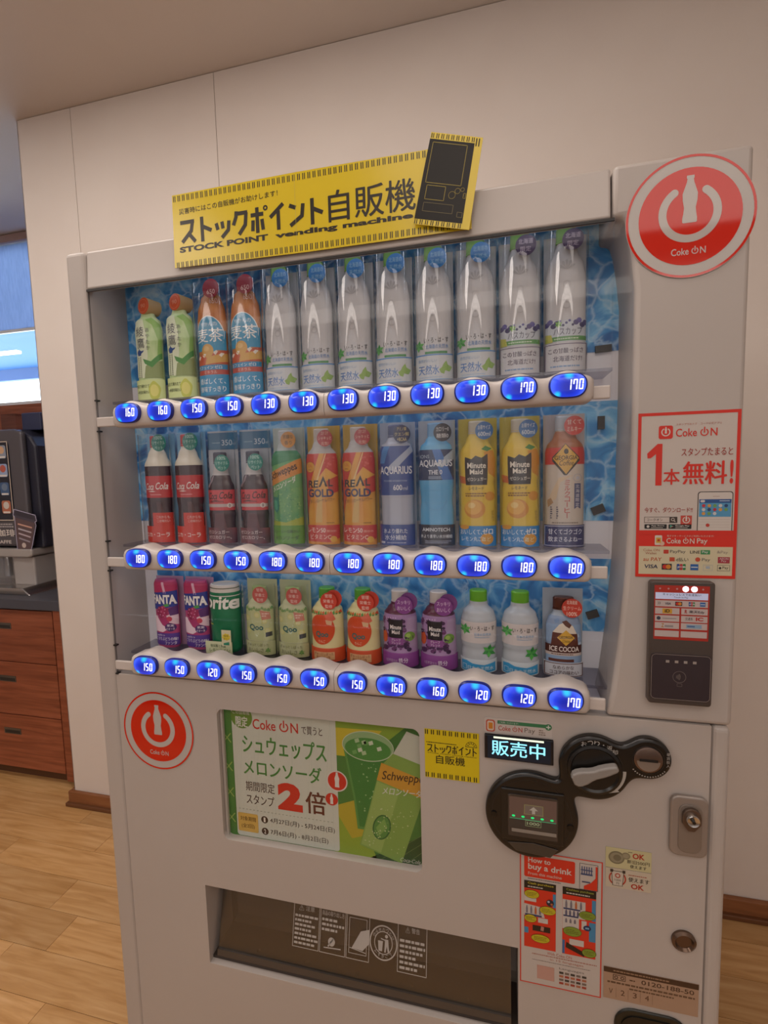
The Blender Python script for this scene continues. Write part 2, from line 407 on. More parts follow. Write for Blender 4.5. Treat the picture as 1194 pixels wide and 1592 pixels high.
# window wall, far left
ww = struct(MB().box(-4, -.965, 1.455, 1.60, 0, 1.825, CABW).box(-4, -.965, 1.455, 1.60, 2.735, HZ, WALLM).box(-1.02, -.965, 1.455, 1.60, 1.825, 2.735, WALLM).box(-4, -3.6, 1.455, 1.6, 1.825, 2.735, WALLM).build('wall_window'))
struct(MB().box(-3.6, -1.0, 1.435, 1.456, 2.712, 2.752, M('#a5897f', .5)).build('trim_1', bevel=.004))
wn = struct(MB().box(-3.6, -1.02, 1.50, 1.54, 1.825, 1.85, M('#dfe3e8', .4)).box(-3.6, -1.02, 1.50, 1.54, 2.70, 2.735, M('#dfe3e8', .4)).build('window_1'))
for x in (-3.6, -2.35, -1.045): MB().box(x, x+.03, 1.50, 1.54, 1.85, 2.70, M('#dfe3e8', .4)).build('window_frame', wn)
for x in (-3.57, -2.32): MB().box(x, x+1.24, 1.517, 1.523, 1.85, 2.70, GLASS).build('pane', wn)
def blind_mat():
    m = bpy.data.materials.new('blind_fabric'); m.use_nodes = True; nt = m.node_tree; nt.nodes.clear(); L = nt.links.new
    o = N(nt, 'ShaderNodeOutputMaterial'); mx = N(nt, 'ShaderNodeMixShader'); mx.inputs[0].default_value = .7
    d = N(nt, 'ShaderNodeBsdfDiffuse'); t = N(nt, 'ShaderNodeBsdfTranslucent'); tc = N(nt, 'ShaderNodeTexCoord'); mp = N(nt, 'ShaderNodeMapping'); mp.inputs['Scale'].default_value = (60, 1, 6)
    nz = N(nt, 'ShaderNodeTexNoise'); nz.inputs['Scale'].default_value = 3; r = ramp(nt, [(.3, '#a0aec6'), (.7, '#aebbd2')])
    L(tc.outputs['Object'], mp.inputs[0]); L(mp.outputs[0], nz.inputs['Vector']); L(nz.outputs['Fac'], r.inputs[0]); L(r.outputs[0], d.inputs[0]); L(r.outputs[0], t.inputs[0])
    L(d.outputs[0], mx.inputs[1]); L(t.outputs[0], mx.inputs[2]); L(mx.outputs[0], o.inputs[0])
    return m
bl = MB().box(-3.55, -1.03, 1.474, 1.4752, 2.25, 2.715, blind_mat()).build('roller_blind')
tag(bl, 'pale blue roller blind half drawn over the high window', 'blind')
MB().box(-3.55, -1.03, 1.468, 1.481, 2.236, 2.252, M('#eef1f4', .4)).build('bottom_rail', bl)
# canopy outside the window
cp = empty('canopy', (0, 0, 0)); tag(cp, 'blue canopy roof with strip lamps outside the window', 'canopy')
MB().box(-9, -.5, 1.75, 3.6, 2.62, 2.70, M('#3c689f', .6)).build('soffit', cp)
MB().box(-9, -.5, 3.58, 3.64, 2.50, 2.72, M('#5a6f96', .6)).build('fascia', cp)
for x in (-5.4, -4.1, -2.8): MB().box(x-.45, x+.45, 2.95, 3.0, 2.595, 2.62, M('#ffffff', .4, 0, 1.6)).build('strip_lamp', cp)
struct(MB().box(-4.1, -4, -3.3, 1.6, 0, HZ, WALLM).build('wall_left'))
struct(MB().box(2.8, 2.9, -3.3, .9, 0, HZ, WALLM).build('wall_right'))
struct(MB().box(-4, 2.8, -3.3, -3.2, 0, HZ, M('#ddd5cd', .7)).build('wall_front'))

# ------------------------------------------------------------------ sideboard, worktop, coffee machine
sb = empty('sideboard', (-1.6, 1.1, 0)); tag(sb, 'reddish wood sideboard with drawers and recessed grey pulls', 'cabinet')
def sbp(mb, name, par=None, **k):
    for i, v in enumerate(mb.v): mb.v[i] = (v[0]+1.6, v[1]-1.1, v[2])
    return mb.build(name, par or sb, **k)
sbp(MB().box(-2.3, -.988, .875, 1.45, .06, .822, CABW), 'carcass')
sbp(MB().box(-1.082, -.988, .85, .875, .035, .822, CABW), 'end_panel', bevel=.002)
sbp(MB().box(-2.3, -1.082, .90, 1.45, 0, .06, M('#5c3a22', .6)), 'plinth')
for x0, x1 in ((-1.648, -1.088), (-2.21, -1.652)):
    for z0, z1 in ((.575, .815), (.325, .571), (.068, .321)):
        d = sbp(MB().box(x0, x1, .851, .874, z0, z1, CABW), 'drawer', bevel=.0015)
        cx = (x0+x1)/2; zc = z1-.075 if z1 > .8 else z1-.078
        h = MB().box(cx-.048, cx+.048, .8495, .8515, zc-.014, zc+.014, M('#6d655c', .35, .6)).box(cx-.043, cx+.043, .8488, .8496, zc-.010, zc+.004, M('#2a2622', .5))
        for i, v in enumerate(h.v): h.v[i] = (v[0]+1.6, v[1]-1.1, v[2])
        h.build('pull', d)
tag(MB().box(-2.4, -.988, .838, 1.45, .823, .868, M('#4a4a52', .35)).build('worktop', bevel=.003), 'dark grey worktop lying on the wooden sideboard', 'worktop')
cm = empty('coffee_machine', (-1.5, .96, .868)); tag(cm, 'dark coffee machine with menu panel and silver spout bay on the worktop', 'coffee machine')
def cmp_(mb, name, par=None, **k): return mb.build(name, par or cm, **k)
navy = M('#2c2c38', .3); grey = M('#5b575c', .35, .3); silver = M('#b8b2ae', .3, .4)
cmp_(MB().prism([(-.30, .205), (.245, .205), (.245, .68), (.215, .725), (.16, .757), (-.30, .757)], .03, .42, navy), 'body', bevel=.01)
cmp_(MB().prism([(-.28, .215), (.20, .215), (.20, .745), (.15, .757), (-.28, .757)], 0, .03, grey), 'front_panel', bevel=.012, seg=3)
mp_ = cmp_(MB().prism(rrect(-.24, .335, .125, .705, .02), -.004, 0, M('#20222e', .15)), 'menu_panel')
p = PR(); p.frame(-.238, .337, .123, .703, .004, '#c9b8a8', 1)
for i, (c1, c2) in enumerate((('#c8a080', '#8890a0'), ('#b05848', '#90a0c0'), ('#6a7a90', '#405a80'), ('#c8c0b8', '#b06a50'))):
    for x in (.085, -.01, -.105):
        z = .655-i*.085; p.poly(rrect(x-.026, z-.03, x+.026, z+.03, .01), c2, 1.4); p.disc(x, z+.008, .017, c1, 2); p.rect(x-.02, z-.028, x+.02, z-.02, '#d8d0c8', 2)
p.flat('menu_print', mp_, y=-.004)
p = PR(); p.text('品質珈琲', -.10, .262, .115, .295, '#d8cfc8', 1, .02); p.greek(-.05, .302, .11, .325, 2, '#a8a0a0', 1); p.text('CAFFE', .0, .228, .09, .244, '#cfc6c0', 1, .02)
p.flat('lettering', cm, y=0)
p = PR(); p.greek(-.02, .722, .06, .732, 1, '#a8a0a0', 1); p.flat('nameplate_lettering', cm, y=0)
cmp_(MB().prism([(-.30, .165), (.19, .165), (.215, .175), (.215, .205), (-.30, .205)], -.01, .30, silver), 'chin', bevel=.006)
cmp_(MB().box(-.30, .06, .12, .40, .03, .165, silver), 'bay_back')
cmp_(MB().box(.075, .20, .01, .40, .03, .165, M('#a29b98', .4)), 'side_block', bevel=.006)
cmp_(MB().box(-.12, .065, .0, .004, .035, .16, clear_mat('bay_guard', (.9, .92, .95, 1), 1.4)), 'bay_guard')
cmp_(MB().lathe([(.06, .018), (.15, .018), (.165, .03)], silver, 16, -.02, .06, 0), 'spout', smooth=40)
cmp_(MB().prism([(-.32, 0), (.24, 0), (.20, .032), (-.30, .032)], -.06, .40, CHROME), 'drip_tray', bevel=.004)
cmp_(MB().box(.02, .108, .06, .25, .757, .835, clear_mat('hopper', (.75, .78, .85, 1), 1.2)), 'bean_hopper')
cmp_(MB().box(.118, .23, .08, .28, .757, .838, M('#2e3450', .4)), 'hopper_lid', bevel=.004)
cs = MB().prism([(.13, .20), (.205, .185), (.25, .315), (.245, .33), (.255, .335), (.25, .362), (.13, .39), (.122, .362), (.13, .356)], -.006, -.003, M('#4a4450', .4)).build('cup_sticker', cm, bevel=0)
p = PR(); p.poly([(.128, .352), (.243, .326), (.205, .192), (.135, .205)], '#5e4a4c', 1)
p.poly([(.136, .386), (.244, .360), (.248, .338), (.130, .364)], '#3a343e', 1)
cup = [(.13, .20), (.205, .185), (.25, .315), (.245, .33), (.255, .335), (.25, .362), (.13, .39), (.122, .362), (.13, .356)]
for k_, (a_, b_) in enumerate(zip(cup, cup[1:]+cup[:1])): p.line(*a_, *b_, .003, '#b9b4cc', 2+.2*k_)
for i in range(4): p.line(.145, .322-i*.022, .225-i*.006, .304-i*.022, .007, ('#c89a88', '#b8b0b8', '#b8a8b0', '#9a929c')[i], 2)
p.disc(.17, .222, .012, '#c8b8b0', 2); p.flat('cup_print', cs, y=-.006)

# ================================================================== VENDING MACHINE
ALB = .66
vm = empty('vending_machine', (0, 0, 0)); tag(vm, 'white drink vending machine with three rows of samples and lit blue buttons', 'vending machine')
MB().box(.004, 1.156, .112, .745, .02, 1.828, BODYM).build('cabinet_body', vm, bevel=.006)
for x in (.08, 1.08):
    for y in (.16, .69): MB().lathe([(0, .022), (.006, .025), (.02, .012)], M('#444444', .5), 16, x, y, 0).build('foot', vm, smooth=40)
# left column, header, right column
MB().box(0, .0445, -.0, .111, .02, 1.83, BODYM).build('frame_post', vm, bevel=.009, seg=4)
hd = MB(); hv = [(.0455, .0, 1.757), (.979, .0, 1.757), (.979, .018, 1.757), (.0455, .018, 1.757), (.0455, .006, 1.83), (.979, .006, 1.83), (.979, .018, 1.83), (.0455, .018, 1.83)]
hd.add(hv, [(0, 1, 5, 4), (1, 2, 6, 5), (2, 3, 7, 6), (3, 0, 4, 7), (4, 5, 6, 7), (3, 2, 1, 0)], BODYG); hd.build('header_panel', vm, bevel=.004, seg=3)
MB().box(.0455, .979, .0185, .111, 1.802, 1.829, BODYM).build('top_cover', vm)
curve = [(.996, 1.757), (1.003, 1.735), (1.009, 1.698), (1.014, 1.652), (1.0145, 1.512), (1.012, 1.339), (1.008, 1.229), (.999, 1.11), (.990, 1.032), (.983, .9935)]
MB().prism([(.981, 1.83), (.981, 1.757)]+curve+[(1.16, .9935), (1.16, 1.83)], 0, .111, BODYM).build('side_column', vm, bevel=.007, seg=3, smooth=40)
MB().box(.045, .984, .0, .003, 1.753, 1.757, M('#2c2724', .5)).build('gasket', vm)
# lower door with openings
def plate(xs, zs, holes, y0, y1, m):
    b = MB(); nx, nz = len(xs)-1, len(zs)-1
    ok = [[not any(h[0] < (xs[i]+xs[i+1])/2 < h[1] and h[2] < (zs[j]+zs[j+1])/2 < h[3] for h in holes) for j in range(nz)] for i in range(nx)]
    idx = {}
    def V(i, j, y):
        k = (i, j, y)
        if k not in idx: idx[k] = len(b.v); b.v.append((xs[i], y, zs[j]))
        return idx[k]
    mi = b.mi(m)
    def F(*q): b.f.append(list(q)); b.m.append(mi)
    for i in range(nx):
        for j in range(nz):
            if not ok[i][j]: continue
            F(V(i, j, y0), V(i+1, j, y0), V(i+1, j+1, y0), V(i, j+1, y0)); F(V(i, j, y1), V(i, j+1, y1), V(i+1, j+1, y1), V(i+1, j, y1))
            if i == 0 or not ok[i-1][j]: F(V(i, j, y0), V(i, j+1, y0), V(i, j+1, y1), V(i, j, y1))
            if i == nx-1 or not ok[i+1][j]: F(V(i+1, j, y0), V(i+1, j, y1), V(i+1, j+1, y1), V(i+1, j+1, y0))
            if j == 0 or not ok[i][j-1]: F(V(i, j, y0), V(i, j, y1), V(i+1, j, y1), V(i+1, j, y0))
            if j == nz-1 or not ok[i][j+1]: F(V(i, j+1, y0), V(i+1, j+1, y0), V(i+1, j+1, y1), V(i, j+1, y1))
    return b
AD = (.275, .678, .665, .938); OUT = (.225, .846, .380, .555)
door = plate([.0455, .225, .275, .678, .846, 1.1325], [.02, .380, .555, .665, .938, .992], [AD, OUT], 0, .09, BODYM)
def fillet(b, x, z, sx, sz, r, m):
    pts = [(x, z)]+[(x+sx*r*(1-math.cos(t)), z+sz*r*(1-math.sin(t))) for t in [PI/2*i/6 for i in range(7)]]
    b.prism(pts, .0002, .03, m)
for x, sx in ((AD[0], 1), (AD[1], -1)):
    for z, sz in ((AD[2], 1), (AD[3], -1)): fillet(door, x, z, sx, sz, .014, BODYM)
door.build('lower_door', vm, bevel=.002)
MB().box(1.134, 1.16, 0, .111, .02, .992, BODYM).build('frame_post', vm, bevel=.009, seg=4)
# display recess
MB().box(.012, 1.03, .105, .1115, .985, 1.80, INNER).build('display_back', vm)
MB().box(.018, .026, .012, .105, .992, 1.80, INNER).box(.026, .0445, .004, .008, .992, 1.757, M('#8b8480', .5)).build('display_side', vm)
MB().box(1.020, 1.03, .03, .105, .992, 1.80, INNER).build('display_side', vm)
MB().box(.026, 1.02, .02, .105, .985, .998, INNER).build('display_floor', vm)
MB().box(.0455, .985, .007, .0115, .9935, 1.757, GLASS).box(.985, 1.0135, .013, .0165, 1.03, 1.757, GLASS).build('window_pane', vm)
for z0, z1, x0, x1 in ((1.588, 1.80, .030, 1.0185), (1.298, 1.505, .038, 1.0185), (1.098, 1.23, .076, 1.0135)):
    MB().box(x0, x1, .1038, .105, z0, z1, ICE).build('ice_print', vm)
for x, z, a, wd, hh in ((.99, 1.592, .05, .026, .011), (.988, 1.468, 0, .011, .022), (.985, 1.318, .4, .021, .014), (.978, 1.13, .35, .02, .013)):
    MB().prism([(x+(u*math.cos(a)-v*math.sin(a)), z+(u*math.sin(a)+v*math.cos(a))) for u, v in ((-wd/2, -hh/2), (wd/2, -hh/2), (wd/2, hh/2), (-wd/2, hh/2))], .098, .1035, M('#4a4644', .5)).build('dark_clip', vm)
# shelves, bars, price buttons
BX = [.1325+.0715*i for i in range(12)]; SX = [.125+.0727*i for i in range(12)]
BZ = [1.517, 1.238, 1.0225]; SHELF = [1.548, 1.258, 1.031]
PRICES = [['160', '160', '150', '150']+['130']*6+['170']*2, ['180', '180', '150', '150']+['180']*8, ['150', '150', '120', '150', '150', '150', '150', '160', '160', '120', '120', '170']]
ALB = .66
SHM = clear_mat('shelf_acrylic', (.78, .78, .84, 1), .6, .15, 1.45, .12)
SEG = {'0': 'abcdef', '1': 'bc', '2': 'abged', '3': 'abgcd', '5': 'afgcd', '6': 'afgedc', '7': 'fabc', '8': 'abcdefg'}
def digits(p, s, x0, z0, h, m, l):
    wd = h*.40; t = h*.11; g = h*.025
    for ch in s:
        for q in SEG[ch]:
            H = {'a': h-t, 'g': h/2-t/2, 'd': 0}
            if q in H: z = H[q]; pts = [(t*.5+g, z), (wd-t*.5-g, z), (wd-t*.5-g, z+t), (t*.5+g, z+t)]
            else:
                x = wd-t if q in 'bc' else 0; za = h/2+g if q in 'bf' else g; zb = h-g if q in 'bf' else h/2-g
                pts = [(x, za), (x+t, za), (x+t, zb), (x, zb)]
            pts = [(x0+a+b*.08, z0+b) for a, b in pts]; p.poly(pts, m, l)
        x0 += wd+h*.14
def btn_outline(s=1.0, n=40):
    out = []
    for i in range(n):
        a = 2*PI*i/n; c, q = math.cos(a), math.sin(a); e = 2/3.1
        x = .0278*math.copysign(abs(c)**e, c); z = .0188*math.copysign(abs(q)**(2/2.5), q)
        if z < 0: x *= 1+z*3.0
        out.append((x*s, z*s))
    return out
def button_mesh():
    b = MB(); rim = M('#1b2aa0', .3); rings = [(1.0, -.012), (1.0, -.0165), (.93, -.0185)]
    vs = []; n = 40
    for s, y in rings+[(.91, -.0185), (.7, -.0212), (.4, -.0226)]:
        vs += [(x, y, z) for x, z in btn_outline(s)]
    fs1 = [(j*n+i, j*n+(i+1) % n, (j+1)*n+(i+1) % n, (j+1)*n+i) for j in range(3) for i in range(n)]
    fs2 = [(j*n+i, j*n+(i+1) % n, (j+1)*n+(i+1) % n, (j+1)*n+i) for j in range(3, 5) for i in range(n)]+[tuple(5*n+i for i in range(n))]
    b.v = vs; i1 = b.mi(rim); i2 = b.mi(BTN)
    b.f = [list(f) for f in fs1]+[list(f) for f in fs2]; b.m = [i1]*len(fs1)+[i2]*len(fs2)
    return b.mesh('price_button', 35)
BME = button_mesh(); DIG = {}
BARM = noisy('bar_plastic', '#c3b9b3', '#c6bdb7', 4, .35)
def bar_mesh(z, x0, x1, ends):
    b = MB(); xs = [x0+(x1-x0)*i/90 for i in range(91)]; prof = []
    zb = z-.0255
    for x in xs:
        d = min(abs(x-q) for q in BX); bump = .5*(1+math.cos(PI*min(d/.034, 1)))
        zt = z+.0145+.0095*bump; e = 0
        if ends[0]: e = max(e, 1-(x-x0)/.006)
        if ends[1]: e = max(e, 1-(x1-x)/.006)
        e = max(0, e)*.006
        prof.append([(x, .028, zt-e), (x, -.004, zt-e), (x, -.0095+e, zt-.003-e), (x, -.012+e, zt-.010), (x, -.012+e, zb+.008), (x, -.009+e, zb+.002+e), (x, -.004, zb+e), (x, .028, zb+e)])
    k = 8; vs = [q for r in prof for q in r]; fs = []
    for i in range(90):
        for j in range(k): fs.append((i*k+j, i*k+(j+1) % k, (i+1)*k+(j+1) % k, (i+1)*k+j))
    fs.append(tuple(range(k))[::-1]); fs.append(tuple(90*k+j for j in range(k)))
    b.add(vs, fs, BARM); return b
for r in range(3):
    z = BZ[r]; split = (BX[5]+BX[6])/2
    bar_mesh(z, .091, split-.0004, (1, 0)).build('button_bar', vm, smooth=50)
    bar_mesh(z, split+.0004, .957, (0, 1)).build('button_bar', vm, smooth=50)
    MB().box(.045, .092, .000, .006, z-.022, z-.003, BARM).build('bar_bracket', vm, bevel=.002)
    MB().box(.956, .982, .000, .006, z-.021, z-.001, BARM).build('bar_bracket', vm, bevel=.002)
    for dz in (.028, -.032): MB().box(.045, .052, -.001, .0065, z+dz, z+dz+.003, M('#1d1a19', .5)).build('hook', vm)
    MB().box(.060, .99, .029, .1035, SHELF[r]-.006, SHELF[r]-.001, SHM).build('shelf', vm)
    for c in range(12):
        o = link('price_button', BME, vm, (BX[c], 0, z-.0005)); s = PRICES[r][c]
        if s not in DIG:
            p = PR(); digits(p, s, -.0025, -.0075, .0155, M('#ffffff', .4, 0, 1.5), 1); DIG[s] = p.mesh('price_digits', lambda u, v, l: (u, -.0230+.18*abs(u)**1.6*0+.0, v))
        link('price_digits', DIG[s], o)

for z in (1.797, SHELF[0]-.009, SHELF[1]-.009):      # cool fill strips added to brighten the display samples
    lo_ = area('shelf_fill_light', (.52, .036, z), .86, .010, .16, (.82, .88, 1.0), (-.5, 0, 0)); lo_.parent = vm
# ---- advertisement behind its window
x0, x1, z0, z1 = AD; W_, H_ = x1-x0, z1-z0
ad = MB().box(x0-.01, x1+.01, .016, .02, z0-.01, z1+.01, M('#4f8a3a', .5)).build('advert_card', vm); ad['label'] = 'green drink advertisement card behind the window'
p = PR(); X = lambda u: x0+u*W_; Z = lambda v: z0+v*H_
p.poly([(X(.56), Z(1)), (X(1), Z(.62)), (X(1), Z(1))], '#3f7f36', 1); p.poly([(X(.55), Z(.95)), (X(.8), Z(.80)), (X(.95), Z(1.0)), (X(.55), Z(1))], '#8fb43a', 1.3)
p.poly([(X(.57), Z(.92)), (X(.82), Z(.93)), (X(.70), Z(.72)), (X(.57), Z(.72))], '#d8c838', 1.6); p.poly([(X(.57), Z(.0)), (X(.57), Z(.32)), (X(.72), Z(.22)), (X(.78), Z(.0))], '#9ab83a', 1.6)
p.poly([(X(.57), Z(.34)), (X(.7), Z(.42)), (X(.8), Z(.2)), (X(.66), Z(.12))], '#c7b735', 1.9)
p.poly([(X(.75), Z(.0)), (X(1), Z(.22)), (X(1), Z(.0))], '#2f5a2c', 1.6)
for i in range(5): p.line(X(.8+i*.06), Z(0), X(1.02), Z(.25-i*.06), .0006, '#7f9c5c', 2)
p.rect(X(0), Z(0), X(.05), Z(1), '#4c8d3e', 1.2)
for v in (.1, .3, .5, .72): p.line(X(.005), Z(v), X(.045), Z(v+.07), .002, '#a9c768', 1.6); p.line(X(.045), Z(v), X(.005), Z(v+.07), .002, '#a9c768', 1.7)
p.poly(rrect(X(.055), Z(.005), X(.597), Z(.985), .006), '#dfe4d6', 2)
for i in range(6): p.line(X(.07+i*.1), Z(.02), X(.05+i*.1+.02), Z(.97), .0005, '#cfd9c8', 2.2); p.line(X(.12+i*.09), Z(.97), X(.06+i*.09), Z(.02), .0005, '#cfd9c8', 2.2)
p.disc(X(.11), Z(.925), .0235, '#6f9a3a', 3); p.text('限定', X(.078), Z(.85), X(.142), Z(.93), '#f4f4ea', 4, .02); p.text('この自販機', X(.064), Z(.945), X(.155), Z(.978), '#f0f0e0', 4.8)
coke_on(p, X(.169), Z(.845), .0209, '#d8281c', 3)
p.text('で買うと', X(.425), Z(.845), X(.53), Z(.905), '#5a4038', 3, .01)
p.text('シュウェップス', X(.109), Z(.655), X(.546), Z(.795), '#4a9440', 3, .02); p.text('メロンソーダ', X(.109), Z(.49), X(.517), Z(.61), '#4a9440', 3, .02)
p.text('期間限定', X(.115), Z(.365), X(.27), Z(.44), '#5a4038', 3, .008); p.text('スタンプ', X(.115), Z(.265), X(.265), Z(.34), '#5a4038', 3, .008)
p.text('2', X(.285), Z(.255), X(.415), Z(.465), '#e0301c', 3, .06); p.text('倍', X(.432), Z(.26), X(.533), Z(.425), '#6a3020', 3, .02)
p.disc(X(.595), Z(.53), .0195, '#e0301c', 3); p.ring(X(.595), Z(.53), .0185, .021, '#f0e8e0', 3.2); p.disc(X(.565), Z(.39), .0125, '#e0301c', 3.4)
for cx, cz, s in ((.595, .485, .030), (.565, .355, .02)):
    q = [(0, .15), (.3, .13), (.6, .16), (.8, .08), (1, .06)]; p.poly([(X(cx)+r*s, Z(cz)+t*s) for t, r in q]+[(X(cx)-r*s, Z(cz)+t*s) for t, r in q[::-1]], '#f4efe8', 4)
for i in range(26): p.rect(X(.07+i*.0195), Z(.215), X(.08+i*.0195), Z(.219), '#a8b09c', 3)
p.poly(rrect(X(.062), Z(.04), X(.172), Z(.185), .003), '#e8c060', 3); p.text('対象期間', X(.075), Z(.125), X(.160), Z(.16), '#6a4a20', 4); p.text('(全2回)', X(.08), Z(.065), X(.152), Z(.105), '#6a4a20', 4)
for v, n, s in ((.155, '1', '4月27日(月) - 5月24日(日)'), (.065, '2', '7月6日(月) - 8月2日(日)')):
    p.disc(X(.208), Z(v), .0075, '#4a3428', 3); p.text(n, X(.203), Z(v-.018), X(.213), Z(v+.018), '#f0ece0', 4, .03); p.text(s, X(.238), Z(v-.022), X(.575 if n == '1' else .54), Z(v+.022), '#4a3830', 3, .01)
# drinking glass
p.poly([(X(.63), Z(.80)), (X(.87), Z(.82)), (X(.80), Z(.42)), (X(.755), Z(.2)), (X(.69), Z(.2)), (X(.675), Z(.42))], '#5fa04c', 2.4)
p.poly([(X(.645), Z(.76)), (X(.855), Z(.76)), (X(.79), Z(.42)), (X(.75), Z(.22)), (X(.70), Z(.22)), (X(.685), Z(.42))], '#3f8a3c', 2.6)
p.poly(circ(X(.75), Z(.81), W_*.122, H_*.105), '#9cc28a', 2.8); p.poly(circ(X(.75), Z(.79), W_*.11, H_*.08), '#4f9a46', 3)
ro = circ(X(.75), Z(.81), W_*.122, H_*.105, 40)
for a_, b_ in zip(ro, ro[1:]+ro[:1]): p.line(*a_, *b_, .0012, '#dfe8d0', 3.1)
rr = random.Random(3)
for i in range(9): a, b = X(.67+rr.random()*.14), Z(.74+rr.random()*.09); p.poly([(a, b), (a+.008, b+.003), (a+.006, b+.010), (a-.002, b+.007)], rr.choice(('#bcd8a8', '#7ab86a', '#e0ecd2')), 3.3)
for i in range(26): a, b = X(.70+rr.random()*.09), Z(.33+rr.random()*.36); p.disc(a, b, .0007+rr.random()*.0012, '#a5cf92', 3.3, n=8)
# bottle in the advertisement
def tp(pts, cx, cz, a): return [(cx+x*math.cos(a)-y*math.sin(a), cz+x*math.sin(a)+y*math.cos(a)) for x, y in pts]
A_ = -.29; bx_, bz_ = .619, .7505
p.poly(tp([(-.042, -.078), (.042, -.078), (.046, .09), (.03, .125), (-.03, .125), (-.046, .09)], bx_, bz_, A_), '#8db456', 3.6)
p.poly(tp([(-.04, -.075), (.0, -.075), (.0, .06), (-.044, .06)], bx_, bz_, A_), '#a3c46a', 3.7)
p.poly(tp([(-.03, .124), (.03, .124), (.018, .175), (-.018, .175)], bx_, bz_, A_), '#d8dccb', 3.7)
p.poly(tp([(-.0455, .062), (.046, .062), (.0465, .098), (-.046, .098)], bx_, bz_, A_), '#e0a83a', 3.9)
p.text('Schweppes', bx_-.017, bz_+.070, bx_+.068, bz_+.092, '#4a3020', 4.2, .01, .2, .02); p.text('メロンソーダ', bx_-.016, bz_+.046, bx_+.058, bz_+.061, '#e8efe0', 4.2, .02, .2, .03)
p.poly(tp(circ(-.012, -.025, .017, .026), bx_, bz_, A_), '#2f6f35', 4.0); p.poly(tp(circ(-.012, -.025, .0145, .0235), bx_, bz_, A_), '#5d9c48', 4.2); p.poly(tp([(-.022, -.03), (-.012, -.045), (-.002, -.02), (-.012, -.006)], bx_, bz_, A_), '#86b85c', 4.3)
for i in range(60): q = tp([(-.036+rr.random()*.076, -.07+rr.random()*.10)], bx_, bz_, A_)[0]; p.disc(q[0], q[1], .0006+rr.random()*.001, '#cfe0a8', 4.4, n=6)
for cs_ in (('#d8c838', .95, .03),): p.text('Coca-Cola', X(.89), Z(.012), X(.985), Z(.04), '#e8e8dc', 5, 0, .3)
# keep the print inside the opening
p.flat('advert_print', ad, y=.016)
MB().box(x0-.004, x1+.004, .006, .009, z0-.004, z1+.004, GLASS).build('advert_pane', vm)
MB().box(x0+.001, x0+.006, .009, .015, z0, z1, M('#d8cfc6', .5)).build('advert_edge', vm)

# ---- delivery outlet
x0, x1, z0, z1 = OUT
oc = MB(); CH = noisy('chute_metal', '#a39c94', '#b8b1a8', 7, .38, (1, 1, 8)); CH.node_tree.nodes['Principled BSDF'].inputs['Metallic'].default_value = .5
oc.box(x0-.004, x1+.004, .30, .305, z0-.05, z1+.01, CH); oc.box(x0-.006, x0, .09, .305, z0-.05, z1+.01, M('#3a332e', .5)); oc.box(x1, x1+.006, .09, .305, z0-.05, z1+.01, M('#3a332e', .5))
oc.box(x0-.004, x1+.004, .09, .305, z1, z1+.01, M('#2c2622', .5))
oc.add([(x0, .09, z0-.0), (x1, .09, z0-.0), (x1, .30, z0+.06), (x0, .30, z0+.06)], [(0, 1, 2, 3)], CH)
oc.build('outlet_chute', vm)
fa = math.radians(-14)
fp = MB().box(0, x1-x0-.024, 0, .004, -.158, 0, SMOKE).build('outlet_flap', vm, (x0+.012, .052, z1-.006), (fa, 0, 0))
MB().box(0, x1-x0-.024, -.004, .006, -.164, -.152, M('#6b625a', .35, .5)).build('flap_lip', vm, (x0+.012, .052, z1-.006), (fa, 0, 0))
MB().box(x0, x1, .012, .09, z0-.004, z0+.006, M('#4a3f38', .5)).build('outlet_sill', vm)
for i in range(5): MB().lathe([(0, .004), (.002, .003), (.003, .001)], M('#3a342f', .4), 12, x0+.09+i*.11, .04, z0+.006).build('drain_stud', vm)
p = PR(); wc = '#d6d0ca'
def notice(a, b, c, d): p.frame(a, c, b, d, .0012, wc, 1)
notice(.165, .228, -.118, -.034); notice(.230, .290, -.118, -.034); notice(.292, .345, -.118, -.034); notice(.408, .472, -.122, -.034)
p.text('⚠ 注意', .178, -.05, .215, -.04, wc, 1, .01); p.greek(.169, -.114, .225, -.056, 7, wc, 1, .5)
p.text('商品の取り出し方', .234, -.05, .286, -.041, wc, 1, .01); p.greek(.234, -.08, .286, -.053, 3, wc, 1, .5); p.disc(.258, -.096, .008, wc, 1); p.line(.24, -.108, .28, -.106, .002, wc, 1); p.line(.25, -.105, .262, -.09, .003, wc, 1)
p.frame(.298, -.108, .339, -.044, .001, wc, 1); p.poly([(.345, -.06), (.325, -.066), (.305, -.098), (.330, -.1), (.345, -.085)], wc, 1.3); p.line(.30, -.098, .337, -.103, .0015, wc, 1)
p.ring(.3765, -.078, .0285, .031, wc, 1); p.ring(.3765, -.078, .019, .0205, wc, 1)
p.poly([(.366, -.093), (.374, -.093), (.3755, -.075), (.3645, -.075)], wc, 1); p.disc(.383, -.066, .0032, wc, 1); p.poly([(.379, -.094), (.382, -.094), (.384, -.083), (.387, -.094), (.390, -.094), (.387, -.071), (.380, -.071)], wc, 1); p.line(.381, -.073, .371, -.071, .002, wc, 1)
for i, ch in enumerate('のみ終わったら'): a = math.radians(150-i*20); p.text(ch, .3765+.0235*math.cos(a)-.003, -.078+.0235*math.sin(a)-.003, .3765+.0235*math.cos(a)+.003, -.078+.0235*math.sin(a)+.003, wc, 1)
for i, ch in enumerate('くずかごへ'): a = math.radians(225+i*22); p.text(ch, .3765+.0235*math.cos(a)-.003, -.078+.0235*math.sin(a)-.003, .3765+.0235*math.cos(a)+.003, -.078+.0235*math.sin(a)+.003, wc, 1)
